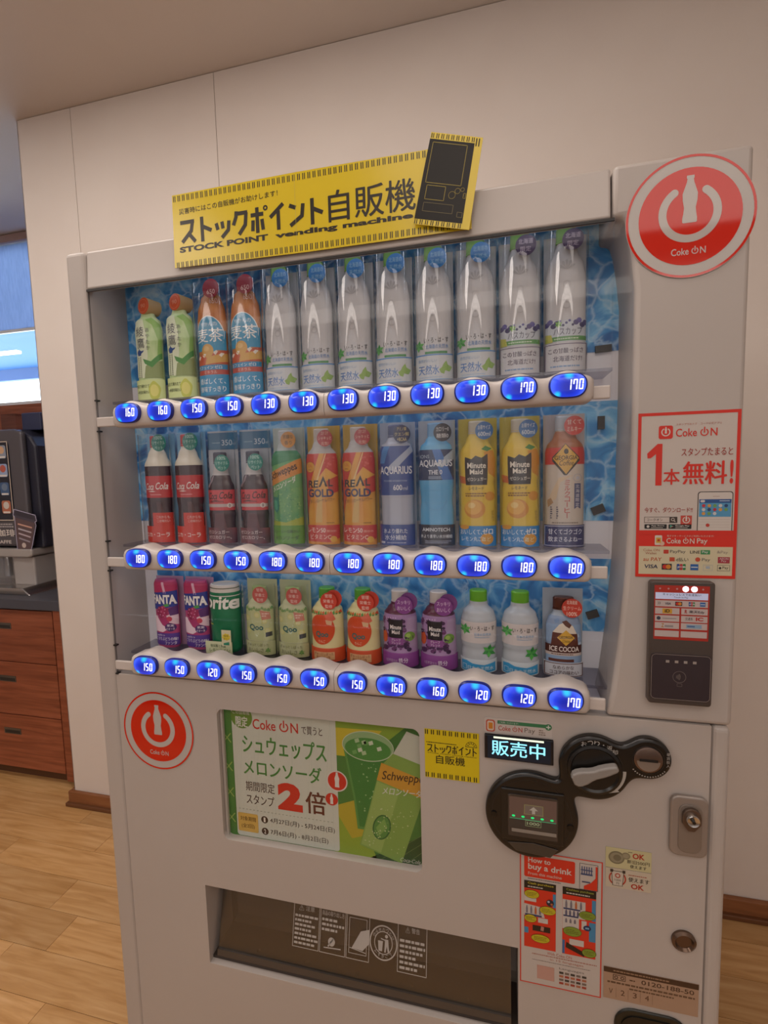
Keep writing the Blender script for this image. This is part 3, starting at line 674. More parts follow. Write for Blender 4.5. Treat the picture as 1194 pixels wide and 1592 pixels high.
p.text('⚠ 警告', .425, -.052, .456, -.042, wc, 1, .01); p.greek(.413, -.118, .468, -.062, 6, wc, 1, .5)
p.v = [(.165+(a-.165)*.9, b, l) for a, b, l in p.v]; p.flat('flap_notices', fp, y=0)

# ---- control cluster
def smooth_contour(cs, k):
    def f(x, z):
        d = [math.hypot(x-a, z-b)-r for a, b, r in cs]; s = d[0]
        for q in d[1:]:
            h = max(k-abs(s-q), 0)/k; s = min(s, q)-h*h*k/4
        return s
    def g(x, z, e=1e-5): return (f(x+e, z)-f(x-e, z))/(2*e), (f(x, z+e)-f(x, z-e))/(2*e)
    x, z = cs[0][0]-cs[0][2], cs[0][1]; out = []
    for i in range(2000):
        for _ in range(3):
            gx, gz = g(x, z); d = f(x, z); q = gx*gx+gz*gz; x -= d*gx/q; z -= d*gz/q
        out.append((x, z)); gx, gz = g(x, z); n = math.hypot(gx, gz); x += .0025*(-gz)/n; z += .0025*gx/n
        if i > 20 and math.hypot(x-out[0][0], z-out[0][1]) < .002: break
    return out
CS = [(.8665, .8155, .0745), (.9635, .9115, .0535), (1.0415, .9365, .0335)]
con = smooth_contour(CS, .028)
cp_ = MB().prism(con, -.016, 0, BLACK).build('control_plate', vm, bevel=.005, seg=3, smooth=45); cp_['label'] = 'black plate of three joined discs around slots and lever'
q = PR()
for (a, b, c) in CS: q.ring(a, b, c-.011, c-.0105, '#3a3633', 1)  # painted rings imitate highlights along the disc edges
for i, ch in enumerate('おつり・返却'):
    a = math.radians(112-i*13); rr_ = .0435; cx, cz = .9635+rr_*math.cos(a), .9115+rr_*math.sin(a)
    q.text(ch, cx-.004, cz-.004, cx+.004, cz+.004, '#cfc8c0', 2, .01, 0, 0) if ch != '・' else q.disc(cx, cz, .001, '#cfc8c0', 2)
q.ring(.9635, .9115, .041, .0465, '#cfc8c0', 2, math.radians(-42), math.radians(2), n=14); q.poly([(.9635+.050*math.cos(math.radians(-42)), .9115+.050*math.sin(math.radians(-42))), (.9635+.037*math.cos(math.radians(-42)), .9115+.037*math.sin(math.radians(-42))), (.9635+.043*math.cos(math.radians(-62)), .9115+.043*math.sin(math.radians(-62)))], '#cfc8c0', 2)
q.vtext('硬貨投入', 1.069, .952, .0055, '#b8b0a8', 2, .01)
for i in range(14): a = math.radians(-140+i*8); q.disc(1.0415+.028*math.cos(a), .9365+.028*math.sin(a), .0012, '#b8b0a8', 2, n=6)
q.flat('plate_lettering_and_glints', cp_, y=-.016)
# change lever
MB().lathe([(0, .041), (.004, .041), (.005, .037), (.002, .034), (.002, .0)], M('#1d1a18', .3), 40).build('lever_ring', vm, (.9635, -.016, .9115), (PI/2, 0, 0), smooth=40)
lv = [(-.0255, -.0096)]; la = math.radians(23.4); ca, sa = math.cos(la), math.sin(la); lo = []
for t_, h_ in ((-.010, .006), (-.006, .0105), (0, .0120), (.010, .0110), (.018, .0085), (.026, .0072), (.036, .0078), (.046, .0072), (.056, .0058), (.062, .0040)): lo.append((t_, h_))
pts = [(t_, -h_) for t_, h_ in lo]+[(t_, h_) for t_, h_ in lo[::-1]]
MB().prism([(-.0255+a*ca-b*sa, -.0096+a*sa+b*ca) for a, b in pts], -.014, 0, M('#a39c96', .35)).build('change_lever', vm, (.9635, -.0215, .9115), bevel=.003, seg=3)
# coin slot
MB().lathe([(0, .0205), (.003, .0205), (.004, .018)], M('#8a7468', .28, .8), 32).build('coin_disc', vm, (1.0405, -.016, .9375), (PI/2, 0, 0), smooth=40)
MB().box(-.013, .013, -.0012, 0, -.0016, .0016, M('#0a0808', .6)).build('coin_slot', vm, (1.0405, -.0203, .9375))
q = PR(); q.poly([(.0165*math.cos(a), .0165*math.sin(a)) for a in [PI+PI*i/16 for i in range(17)]], M('#b5aca6', .3, .6), 1); q.flat('coin_disc_plate', vm, (1.0405, -.0198, .936))
# bill slot
bx0, bx1, bz0, bz1 = .829, .908, .781, .854
MB().box(.818, .918, -.019, -.016, .772, .862, M('#221e1b', .3)).build('bill_frame', vm, bevel=.002)
bw = MB().prism(rrect(bx0, bz0, bx1, bz1, .003), -.021, -.019, M('#4c433e', .25)).build('bill_window', vm)
q = PR(); q.rect(bx0+.002, .812, bx1-.002, bz1-.003, '#7d665e', 1); q.rect(bx0+.002, .797, bx1-.002, .812, '#4b4440', 1); q.rect(bx0+.006, .789, bx1-.002, .795, '#a39a90', 1)
GR = M('#18d070', .4, 0, .9); q.rect(bx0+.003, .8125, bx1-.003, .8137, M('#35a070', .4, 0, .35), 2)
for i in range(5): cx = bx0+.009+i*.0152; q.disc(cx, .8175, .0028, GR, 2.2, .0018, 12)
q.poly([(.854, .822), (.886, .822), (.884, .84), (.856, .84)], '#8d8078', 2); q.frame(.855, .8225, .885, .8395, .0008, '#b8b870', 2.4); q.poly([(.870, .837), (.877, .8305), (.8725, .8305), (.8725, .8245), (.8675, .8245), (.8675, .8305), (.863, .8305)], '#d8d4cc', 2.8)
q.frame(.857, .802, .882, .8125, .0007, '#b9d0a0', 2.6); q.text('1000', .8595, .8045, .8795, .810, '#c8e0b8', 2.8, .02); q.flat('bill_print', bw, y=-.021)
MB().prism([(.842, .752), (.897, .748), (.91, .764), (.87, .770), (.828, .766)], -.0175, -.016, M('#4e463f', .2)).build('bill_lip', vm, bevel=.001)
for x, z in ((.806, .812), (.928, .806)): MB().lathe([(0, .005), (.002, .005), (.002, .003)], M('#0e0c0b', .3), 16).build('bill_screw', vm, (x, -.016, z), (PI/2, 0, 0))
# lit sign
sg = MB().prism([(.791, .9035), (.9025, .9025), (.9025, .945), (.791, .945)], -.006, 0, M('#1a1b22', .2)).build('status_sign', vm, bevel=.001); sg['label'] = 'dark sign with lit pale blue characters'
q = PR(); q.rect(.796, .905, .898, .944, M('#0f2438', .25, 0, .12), 1); q.rect(.806, .9405, .887, .9437, M('#e8f4d8', .4, 0, 1.0), 2); q.text('販売中', .803, .911, .889, .9375, M('#8fe6ff', .4, 0, 1.15), 2, .012); q.flat('sign_glow', sg, y=-.006)
# lock
lk = MB().prism(rrect(1.077, .778, 1.1305, .878, .012), -.008, 0, M('#b3a79f', .35, .35)).build('lock_plate', vm, bevel=.003, seg=3)
MB().prism(rrect(1.088, .786, 1.121, .866, .012), -.0095, -.008, M('#a09389', .35, .35)).build('lock_inset', lk, bevel=.001)
MB().prism([(1.092, .85), (1.092, .838), (1.1, .826), (1.109, .826), (1.118, .838), (1.118, .85)]+[(1.105+.013*math.cos(a), .85+.013*math.sin(a)) for a in [PI*i/8 for i in range(1, 8)]], -.015, -.009, M('#7d6a5d', .3, .7)).build('lock_bezel', lk, bevel=.001)
MB().lathe([(0, .0095), (.004, .0095), (.006, .0085), (.005, .006), (.005, 0)], CHROME, 24).build('lock_cylinder', lk, (1.105, -.015, .8465), (PI/2, 0, 0), smooth=40)
MB().lathe([(0, .0025), (.003, .0025), (.003, 0)], BLACK, 10).build('keyhole', lk, (1.105, -.020, .8465), (PI/2, 0, 0))
MB().lathe([(0, .018), (.004, .018), (.007, .014), (.003, .011), (.003, 0)], M('#7a6252', .25, .7), 28).build('service_knob', vm, (1.103, 0, .628), (PI/2, 0, 0), smooth=40)
MB().prism(rrect(1.002, .39, 1.115, .4885, .03), -.004, 0, M('#1c1d14', .35)).build('coin_return', vm, bevel=.002, smooth=45)
MB().prism(rrect(1.012, .40, 1.105, .478, .024), -.0055, -.004, M('#0c0d09', .3)).build('coin_return_cup', vm)
# card reader
rd = MB().prism(rrect(1.039, 1.028, 1.126, 1.2195, .005), -.014, 0, M('#564a44', .35)).build('card_reader', vm, bevel=.002); rd['label'] = 'dark card reader with red payment screen'
q = PR(); q.rect(1.0445, 1.13, 1.1185, 1.2135, '#c4301e', 1)
q.rect(1.046, 1.1925, 1.1165, 1.2025, M('#c9cfee', .3, 0, .25), 2); q.text('キャッシュレスでお支払い', 1.056, 1.198, 1.107, 1.2018, '#3a3a48', 3, .01); q.text('Touch to Pay', 1.071, 1.1938, 1.09, 1.1968, '#3a3a48', 3)
for i in range(6):
    cx = 1.052+i*.0115
    if i in (3, 4): q.disc(cx, 1.2085, .0042, M('#ffe8f4', .3, 0, 4.0), 3, n=16)
    else: q.disc(cx, 1.2085, .0014, '#d8a0a0', 3, n=10)
wcell = '#d9c9c6'; q.rect(1.046, 1.181, 1.1165, 1.1905, wcell, 2)
for j, z in enumerate((1.1695, 1.158, 1.147, 1.1345)):
    q.rect(1.046, z, 1.079, z+.0095, wcell, 2); q.rect(1.0815, z, 1.1165, z+.0095, wcell, 2)
q.text(')))', 1.049, 1.1835, 1.053, 1.1885, '#333333', 3); q.text('VISA', 1.059, 1.184, 1.067, 1.1875, '#30304a', 3, .02, .15)
def cards(q, xs, z, h, l):
    q.rect(xs[0], z, xs[0]+h*1.5, z+h, '#2c2a30', l); q.disc(xs[0]+h*.5, z+h*.5, h*.38, '#d8281c', l+.5, n=16); q.disc(xs[0]+h, z+h*.5, h*.38, '#e8942a', l+.7, n=16)
    for i, c in enumerate(('#2050a0', '#c82838', '#2f8a4a')): q.poly(rrect(xs[1]+i*h*.45, z, xs[1]+i*h*.45+h*.42, z+h, h*.12), c, l)
    q.text('JCB', xs[1]+.06*h, z+.3*h, xs[1]+1.3*h, z+.65*h, '#ffffff', l+1, .02)
    q.rect(xs[2], z, xs[2]+h*1.15, z+h, '#2f6ab8', l); q.rect(xs[2]+.1*h, z+.42*h, xs[2]+1.05*h, z+.6*h, '#d8e4f0', l+1)
cards(q, (1.073, 1.091, 1.106), 1.1828, .0062, 3)
q.rect(1.056, 1.1705, 1.069, 1.178, '#e8b030', 3); q.text('iD', 1.059, 1.172, 1.066, 1.177, '#3a3020', 4, .03); q.text('楽天Edy', 1.092, 1.1715, 1.112, 1.1765, '#3a3440', 3, .02); q.text('R', 1.086, 1.1715, 1.0895, 1.1772, '#c03028', 3, .03)
q.disc(1.051, 1.163, .0028, '#3a4258', 3, n=14); q.rect(1.056, 1.1623, 1.075, 1.1635, '#a8a0a0', 3); q.text('交通系', 1.087, 1.161, 1.097, 1.1655, '#504848', 3); q.text('IC', 1.101, 1.1605, 1.111, 1.1662, '#d03028', 3, .04)
q.text('Z', 1.055, 1.149, 1.0585, 1.155, '#c89030', 3, .02); q.rect(1.0595, 1.1495, 1.071, 1.1525, '#a8a0a0', 3); q.rect(1.0885, 1.149, 1.109, 1.1545, '#9cbcd8', 3); q.rect(1.09, 1.151, 1.1, 1.1528, '#5a7ab0', 4)
q.flat('screen_print', rd, y=-.014)
MB().prism(rrect(1.0415, 1.036, 1.1235, 1.108, .006), -.0155, -.014, M('#41353a', .3)).build('reader_pad', rd)
q = PR(); oc_ = rrect(1.0425, 1.037, 1.1225, 1.107, .006); 
for a, b in zip(oc_, oc_[1:]+oc_[:1]): q.line(a[0], a[1], b[0], b[1], .0006, '#a89a90', 1)
for i in range(4): cx = 1.0645+i*.0122; q.rect(cx-.0024, 1.0945, cx+.0024, 1.0985, '#b5aaa2', 1)
q.ring(1.081, 1.073, .0085, .0091, '#8a7d78', 1)
for i in range(4): q.ring(1.074, 1.073, .003+i*.0016, .0037+i*.0016, '#8a7d78', 1, -.6, .6, 8)
q.frame(1.078, 1.058, 1.085, 1.063, .0006, '#7a6d68', 1); q.flat('pad_symbol', rd, y=-.0155)

# ================================================================== STICKERS, POSTERS AND BANNER
def power_sticker(cx, cz, R_, white, label, y, red='#f0280c'):
    o = sheet('round_sticker', 0, 0, M(white, .3), label, 'sticker', (cx, y, cz), outline=circ(0, 0, R_, n=64), group=None, t=.0006)
    q = PR(); g = .05; q.ring(0, 0, R_*.955, R_*.995, M(red, g), 1, n=64); q.disc(0, 0, R_*.79, M(red, g), 1, n=56); power_icon(q, 0, R_*.10, R_*1.25, M(white, g), 2)
    coke_on(q, -R_*.27, -R_*.62, R_*.115, M(white, .3), 2); q.flat('sticker_print', o, y=-.0006); return o
power_sticker(.1385, .8785, .0825, '#d8d0cb', 'round red bottle emblem sticker beside the green advertisement window', -.0004)
power_sticker(1.0815, 1.7435, .0835, '#ddd5cf', 'round red bottle emblem sticker at the top corner above the payment poster', -.0010)
# payment poster
po = sheet('payment_poster', .135, .248, M('#e3d6cd', .35), 'red framed app poster with a phone picture above the card reader', 'poster', (1.0208, -.0004, 1.2228))
q = PR(); RED = '#f02c0e'; w_, h_ = .135, .248
q.frame(0, 0, w_, h_, .0045, RED, 1)
q.rect(.0045, .0475, w_-.0045, .072, RED, 1); q.rect(.0045, .0045, w_-.0045, .0475, '#e8dcb8', 1)
q.poly(rrect(.028, .209, .047, .2285, .003), RED, 2); power_icon(q, .0375, .2195, .016, '#f0e6dc', 3); coke_on(q, .051, .2115, .0118, RED, 2)
q.text('スタンプでおトク　コーク公式アプリ', .051, .228, .110, .2312, '#c8604a', 2)
q.poly([(.025, .140), (.0335, .140), (.0335, .202), (.027, .202), (.013, .188), (.0135, .181), (.018, .181), (.025, .187)], RED, 2); q.text('本', .036, .141, .0575, .1645, RED, 2, .02); q.text('無料', .062, .141, .119, .1745, RED, 2, .022); q.text('!', .123, .141, .1275, .176, RED, 2, .03)
q.text('スタンプたまると', .059, .183, .126, .1945, '#b83a28', 2, .008); q.text('今すぐ、ダウンロード!!', .011, .099, .076, .107, '#b83a28', 2, .008)
q.frame(.011, .0835, .056, .0925, .0006, '#5a4a40', 2); q.text('コークオン', .0145, .0858, .036, .0902, '#3a302a', 2); q.rect(.0455, .0837, .056, .0925, '#4a3c32', 2); q.ring(.050, .0886, .0016, .0024, '#e8ddd4', 3, n=14); q.line(.0513, .087, .0535, .085, .001, '#e8ddd4', 3)
q.rect(.0605, .0805, .0755, .0945, '#d85040', 2); power_icon(q, .068, .0882, .013, '#f0e6dc', 3)
q.poly(rrect(.0115, .0745, .042, .0812, .0008), '#1c1614', 2); q.text('App Store', .0205, .0777, .0385, .0803, '#e8e0d8', 3, .015); q.disc(.0163, .0778, .002, '#e8e0d8', 3, n=12); q.rect(.0205, .0755, .037, .0768, '#a8a098', 3)
q.poly(rrect(.0445, .0745, .0752, .0812, .0008), '#1c1614', 2); q.text('Google Play', .0535, .0774, .0725, .0803, '#e8e0d8', 3, .015); q.poly([(.0465, .0755), (.0465, .0805), (.0512, .078)], '#58b8a0', 3); q.poly([(.0465, .0755), (.049, .078), (.0512, .078)], '#d85040', 3.4); q.rect(.0535, .0755, .07, .0768, '#a8a098', 3)
ph = rrect(.0825, .066, .1285, .130, .004); q.poly(ph, '#3c322c', 1.4); q.poly(rrect(.0836, .066, .1274, .1289, .0035), '#e8ded6', 1.8); q.rect(.0845, .0925, .1265, .1185, '#5aa8d8', 2); q.rect(.0845, .113, .1265, .1185, '#2a5aa0', 2.3)
q.rect(.102, .1222, .111, .1230, '#c0a898', 2); q.poly(rrect(.086, .114, .092, .1175, .0015), '#e8e0e0', 2.8); q.rect(.111, .1155, .124, .1166, '#c8d8ec', 2.8)
cc = ['#d03040', '#e8a850', '#7ab060', '#e0e0e0', '#2a4a80']; 
for j in range(3):
    for i in range(5 if j < 2 else 3): q.disc(.0905+i*.0073, .109-j*.0058, .0024, cc[(i+j*3) % 5], 2.8, n=14)
for i in range(4): q.rect(.0855, .0885-i*.004, .125, .0888-i*.004, '#c8b8b0', 2)
q.disc(.0965, .080, .0026, '#d03a28', 2.6, n=14)
q.rect(.0045, .066, w_-.0045, .0721, RED, 2.9)
coke_on(q, .042, .0522, .0082, '#f4e8dc', 4, 'Pay'); q.text('電子マネーサービスがご利用いただけます!', .0425, .0622, .105, .0652, '#f0d8c8', 4); q.poly(rrect(.026, .0495, .036, .0645, .0015), '#f0e4d8', 4); q.rect(.0278, .053, .0345, .061, '#e8b83a', 5); q.disc(.0312, .057, .0018, '#c8260f', 6, n=10); q.disc(.036, .052, .0035, '#f0c8b0', 4.4, n=12)
q.text('Coke ON', .0105, .0398, .033, .0435, '#b8664a', 2); q.text('Wallet', .0135, .0352, .029, .0387, '#b8664a', 2)
q.poly(rrect(.0385, .0365, .0455, .0425, .001), '#d8402c', 2); q.text('PayPay', .0475, .0365, .0685, .0422, '#6a6260', 2, .005); q.text('LINE', .0745, .0372, .0875, .0415, '#3a3a38', 2, .015); q.rect(.0885, .0362, .101, .0425, '#3a9a5a', 2); q.text('Pay', .0905, .0372, .0985, .0415, '#f0f0e8', 3, .01); q.text('&Pay', .11, .0365, .1245, .042, '#a89890', 2)
q.text('au PAY', .0105, .0248, .036, .0305, '#d0663a', 2, .01, .1); q.rect(.047, .0248, .054, .031, '#d8502c', 2); q.text('d払い', .056, .0248, .0725, .031, '#4a4440', 2, .008); q.disc(.085, .0282, .0034, '#d8502c', 2, n=14); q.text('Pay', .0905, .0245, .1015, .0305, '#6a6260', 2); q.rect(.1115, .0232, .127, .0325, '#b83a48', 2); q.text('AEON', .1135, .0285, .125, .0315, '#f0d8d8', 3); q.text('Pay', .116, .0245, .1225, .028, '#f0d8d8', 3)
q.text('VISA', .012, .0135, .031, .0195, '#1c2c5a', 2, .02, .12); cards(q, (.0365, .057, .0755), .0118, .0092, 2); q.frame(.0925, .0115, .105, .0205, .0004, '#b8c0c8', 2); q.rect(.096, .0145, .1015, .0185, '#b8c4d0', 2); q.frame(.111, .0115, .1275, .0205, .0005, '#6a6460', 2); q.text('Pay', .118, .0135, .1255, .0185, '#4a4440', 2); q.disc(.1148, .0158, .0018, '#4a4440', 2, n=10)
q.flat('poster_print', po, y=-.0006)
# small pay sticker
o = sheet('payment_sticker', .110, .0265, M('#e2d8d2', .35), 'small white payment sticker with green stripe above the lit sign', 'sticker', (.7905, -.0004, .9468), r=.003)
q = PR(); q.poly(rrect(.022, .017, .104, .023, .001), '#3f8a5c', 1); q.text('ご利用いただけます!', .0245, .0182, .056, .0218, '#e8f0e8', 2); q.disc(.104, .019, .0055, '#3f8a5c', 1.5, n=18); q.rect(.1005, .0182, .1075, .0198, '#f0f4ee', 2.2); q.rect(.1032, .0155, .1048, .0225, '#f0f4ee', 2.3)
coke_on(q, .0235, .0055, .0085, '#c8503a', 1); q.text('Pay', .066, .0035, .083, .0142, '#7a706a', 1); q.greek(.089, .003, .1, .014, 3, '#a08e84', 1)
q.poly(rrect(.003, .002, .018, .023, .004), '#d85a3c', 1); q.poly(rrect(.005, .004, .016, .021, .003), '#f0e0d0', 1.6); q.poly(rrect(.0072, .007, .0142, .018, .001), '#e8922a', 2); q.flat('sticker_print', o, y=-.0006)
# stock point small sticker
YEL = M('#f6dc1c', .35)
o = sheet('notice_sticker', .0945, .0895, YEL, 'small square yellow notice sticker beside the lit sign', 'sticker', (.6872, -.0004, .8525))
q = PR(); DK = '#2e2a18'; stripes(q, .0, .0945, .080, .0885, DK, 1, .0105); stripes(q, .0, .0945, .001, .0095, DK, 1, .0105)
block_kana(q, 'ストックポイント', .0045, .0475, .0925, .0625, DK, 1, .19); q.text('自販機', .020, .0275, .070, .0435, DK, 1, .012); q.greek(.003, .064, .062, .0668, 1, DK, 1); q.text('STOCK POINT vending machine', .005, .0445, .09, .0468, DK, 1, .01)
q.ring(.081, .064, .009, .0098, DK, 1, 0, PI, 14); q.rect(.071, .0635, .091, .0645, DK, 1)
for i in range(5): a = PI*(i+.5)/5; q.line(.081+.004*math.cos(a), .065+.004*math.sin(a), .081+.0075*math.cos(a), .065+.0075*math.sin(a), .0012, DK, 1)
q.flat('sticker_print', o, y=-.0006)
# banner
bn = sheet('paper_banner', .533, .128, M('#ffe038', .2), 'long yellow paper banner with large black characters standing on the machine top', 'banner', (.2465, -.004, 1.767), t=.0010, outline=[(.0, .004), (.26, 0), (.531, 0), (.529, .127), (.24, .130), (.003, .1285)])
q = PR(); DK = M('#332c20', .3)
stripes(q, .004, .53, .003, .0130, DK, 1, .0092); stripes(q, .004, .528, .1165, .1265, DK, 1, .0092)
q.text('災害時にはこの自販機がお助けします！', .0155, .0935, .2075, .1035, DK, 1, .004, 0, .02)
block_kana(q, 'ストックポイント', .0165, .0425, .2945, .0845, DK, 1, .22); q.text('自販機', .2975, .0415, .4435, .0905, DK, 1, .012)
q.text('STOCK POINT', .0125, .0285, .1865, .0385, DK, 1, .045); q.text('vending machine', .1995, .0265, .4395, .0380, DK, 1, .045)
q.rect(.2385, .004, .239, .126, M('#e8d87a', .2), 1.5); q.flat('banner_print', bn, y=-.0010)
# picture panel leaning on the banner
pa = math.atan2(1.762-1.783, .774-.687); 
cor = [(.687, 1.783), (.774, 1.762), (.796, 1.892), (.718, 1.914)]
ox, oz = cor[0]
out = [(a-ox, b-oz) for a, b in cor]
pn = sheet('picture_card', 0, 0, M('#ffe038', .2), 'tilted yellow card with black vending machine drawing taped over the banner end', 'card', (ox, -.012, oz), outline=out, t=.0010)
def bil(u, v):
    a, b, c, d = out; return ((1-u)*(1-v)*a[0]+u*(1-v)*b[0]+u*v*c[0]+(1-u)*v*d[0], (1-u)*(1-v)*a[1]+u*(1-v)*b[1]+u*v*c[1]+(1-u)*v*d[1])
def qd(q, u0, v0, u1, v1, m, l): q.poly([bil(u0, v0), bil(u1, v0), bil(u1, v1), bil(u0, v1)], m, l)
def qf(q, u0, v0, u1, v1, t, m, l):
    qd(q, u0, v0, u1, v0+t*.6, m, l); qd(q, u0, v1-t*.6, u1, v1, m, l); qd(q, u0, v0, u0+t, v1, m, l); qd(q, u1-t, v0, u1, v1, m, l)
q = PR(); BK = M('#241f1a', .3, 0, 0, .25); ln = '#a89430'
qd(q, .0, .06, .86, .93, BK, 1); qf(q, .07, .46, .74, .90, .012, ln, 2); qf(q, .11, .28, .47, .44, .012, ln, 2); qf(q, .11, .15, .66, .25, .010, '#7a6c40', 2)
for u, v, r in ((.60, .355, .0055), (.69, .405, .0042), (.775, .425, .003)): c = bil(u, v); q.ring(c[0], c[1], r-.0006, r, ln, 2)
qf(q, .80, .33, .85, .39, .01, ln, 2); qf(q, .74, .12, .84, .18, .01, '#7a6c40', 2)
for i in range(9):
    for d in (0, .035): qd(q, .015+i*.098+d, .94, .03+i*.098+d, .99, BK, 1); qd(q, .01+i*.098+d, .005, .025+i*.098+d, .055, BK, 1)
for d in (.88, .93): qd(q, d, .90, d+.02, .985, BK, 1.2)
q.flat('card_print', pn, y=-.0010)
# how to buy sheet
ho = sheet('instruction_sheet', .132, .247, M('#dcd2cb', .35), 'red framed drink buying instruction sheet below the bill slot', 'poster', (.849, -.0004, .4945))
q = PR(); R2 = '#f03a20'; q.frame(0, 0, .132, .247, .0018, R2, 1); q.poly(rrect(.007, .200, .089, .240, .003), R2, 1)
q.text('How to', .0135, .2275, .050, .2365, '#f0e6de', 2, .02); q.text('buy a drink', .0135, .2115, .084, .2255, '#f0e6de', 2, .02); q.text('From this machine', .0135, .2045, .068, .210, '#f0d0c4', 2, .01); q.greek(.013, .196, .09, .1985, 1, '#6a6060', 1)
q.frame(.096, .193, .125, .240, .0007, '#4a4440', 1); q.poly([(.103, .194), (.124, .194), (.124, .237), (.121, .237), (.121, .216), (.114, .207), (.103, .2)], R2, 1.4)
for i in range(5): q.rect(.0992+i*.0037, .222, .1008+i*.0037, .235, '#4a5a88', 1.6)
q.rect(.098, .2275, .1165, .2295, '#4a5a88', 1.8); q.rect(.098, .2195, .1165, .2225, '#4a5a88', 1.8); q.rect(.1, .206, .113, .2085, '#5a5a78', 1.8)
for (a, b, ti, tc) in ((.007, .059, 'Cash purchase', '#d8c840'), (.0695, .1225, 'Cashless purchase', '#a8b048')):
    q.rect(a, .069, b, .190, R2, 1); q.rect(a, .179, b, .193, '#1f1a14', 1.6); q.text(ti, a+.006, .186, b-.004, .191, tc, 2, .015); q.greek(a+.006, .1805, b-.008, .1845, 1, '#d8d0c8', 2)
q.rect(.054, .150, .0588, .175, '#4a98c8', 1.6); q.rect(.0072, .095, .014, .106, '#4a98c8', 1.6); q.rect(.116, .138, .1223, .176, '#4a98c8', 1.6); q.rect(.112, .10, .1223, .135, '#4a98c8', 1.6); q.rect(.0697, .07, .0735, .095, '#3f78b8', 1.6)
q.rect(.0072, .155, .027, .170, '#e0d8d0', 2); q.poly([(.0072, .128), (.0072, .15), (.036, .147), (.041, .128)], '#e0d8d0', 2); q.rect(.03, .118, .046, .127, '#e0d8d0', 2); q.rect(.0697, .138, .106, .170, '#e0d8d0', 2); q.rect(.0697, .116, .096, .138, '#e0d8d0', 2); q.rect(.10, .12, .108, .136, '#e0d8d0', 2); q.rect(.081, .088, .104, .099, '#e0d8d0', 2)
def mini(x, z, c, h=.014): q.poly([(x-.0016, z), (x+.0016, z), (x+.0017, z+h*.6), (x+.0007, z+h), (x-.0007, z+h), (x-.0017, z+h*.6)], c, 3)
for i in range(4): mini(.0115+i*.0072, .133, '#8a8490' if i != 2 else '#d07040'); mini(.0755+i*.0078, .1555, '#8a8490' if i != 2 else '#d07040'); mini(.0755+i*.0062, .142, '#6a6a88', .010); 
for i in range(3): mini(.0755+i*.007, .128, '#8a8490', .008)
q.rect(.0085, .1285, .036, .1318, '#3a4878', 3.4); q.rect(.071, .1525, .098, .1552, '#3a4878', 3.4); q.rect(.071, .1395, .095, .142, '#3a4878', 3.4)
for a, b, rx, rz, c in ((.0195, .169, .0125, .008, '#d8c828'), (.0455, .143, .0135, .008, '#d8c828'), (.0175, .1235, .0105, .0075, '#d8c828'), (.034, .0885, .0155, .008, '#d8c828'), (.109, .147, .0135, .008, '#8fa838'), (.0855, .113, .015, .009, '#8fa838'), (.1125, .079, .0115, .008, '#8fa838')):
    q.poly(circ(a, b, rx, rz, 20), '#2a2418', 3.6); q.poly(circ(a, b, rx-.0005, rz-.0005, 20), c, 4); q.greek(a-rx*.7, b-rz*.5, a+rx*.7, b+rz*.5, 3, '#6a6420', 4.4, .35)
q.disc(.0495, .158, .0062, '#2a2a3a', 3.6, n=18); q.disc(.047, .160, .002, '#c8d0e0', 4, n=10); q.disc(.052, .156, .002, '#d07040', 4, n=10); q.disc(.109, .124, .0062, '#1f3a6a', 3.6, .005, 18); q.rect(.106, .1225, .112, .1255, '#8ac0e0', 4)
q.rect(.021, .1015, .050, .112, '#2a1a14', 2.6); q.poly([(.034, .104), (.039, .103), (.04, .111), (.035, .112)], '#c89080', 3); q.poly([(.075, .082), (.105, .07), (.105, .078), (.076, .092)], '#2a1a14', 2.6)
q.text('With Coke ON', .045, .0605, .085, .066, '#c8705a', 1); q.greek(.02, .056, .125, .0595, 1, '#c89080', 1); q.text('in 15 languages', .05, .0495, .104, .0545, '#c8806a', 1); q.greek(.02, .0455, .115, .048, 1, '#a89c94', 1)
q.rect(.0285, .012, .057, .038, '#d8a89a', 1)
for i in range(5):
    for j in range(4): q.rect(.065+i*.0092, .010+j*.0065, .072+i*.0092, .0142+j*.0065, ('#b84a3a', '#4a4440', '#c87a5a', '#8a7a70')[(i*2+j*3) % 4], 1)
q.text('Languages', .065, .0365, .105, .0415, '#8a8078', 1); q.flat('sheet_print', ho, y=-.0006)
# OK stickers
o = sheet('coin_sticker', .0685, .035, M('#e0d8a8', .35), 'pale yellow sticker picturing coins with red OK', 'sticker', (.985, -.0004, .7355))
q = PR(); q.disc(.0165, .0185, .0122, '#8d8468', 1, .0112); q.disc(.0165, .0185, .0098, '#a79e82', 1.5, .0088); q.disc(.0175, .0185, .006, '#877e64', 2, .0055); q.disc(.0305, .0235, .0066, '#9c9274', 1.2, .006); q.disc(.0305, .0235, .0045, '#b0a688', 1.6, .004)
q.text('OK', .0405, .0205, .0585, .030, '#c83a28', 1, .03); q.text('新旧500円', .0325, .0112, .066, .0178, '#5a4c3c', 1, .008); q.text('使えます', .037, .0035, .0615, .0095, '#5a4c3c', 1, .008); q.greek(.034, .0295, .04, .032, 1, '#8a8068', 1); q.flat('sticker_print', o, y=-.0006)
o = sheet('banknote_sticker', .0685, .034, M('#e0d2bc', .35), 'cream sticker picturing a banknote with red OK', 'sticker', (.9855, -.0004, .7005))
q = PR(); q.ring(.018, .017, .011, .0132, '#c8402c', 1, math.radians(100), math.radians(260), 16); q.ring(.018, .017, .011, .0132, '#c8402c', 1, math.radians(-80), math.radians(80), 16)
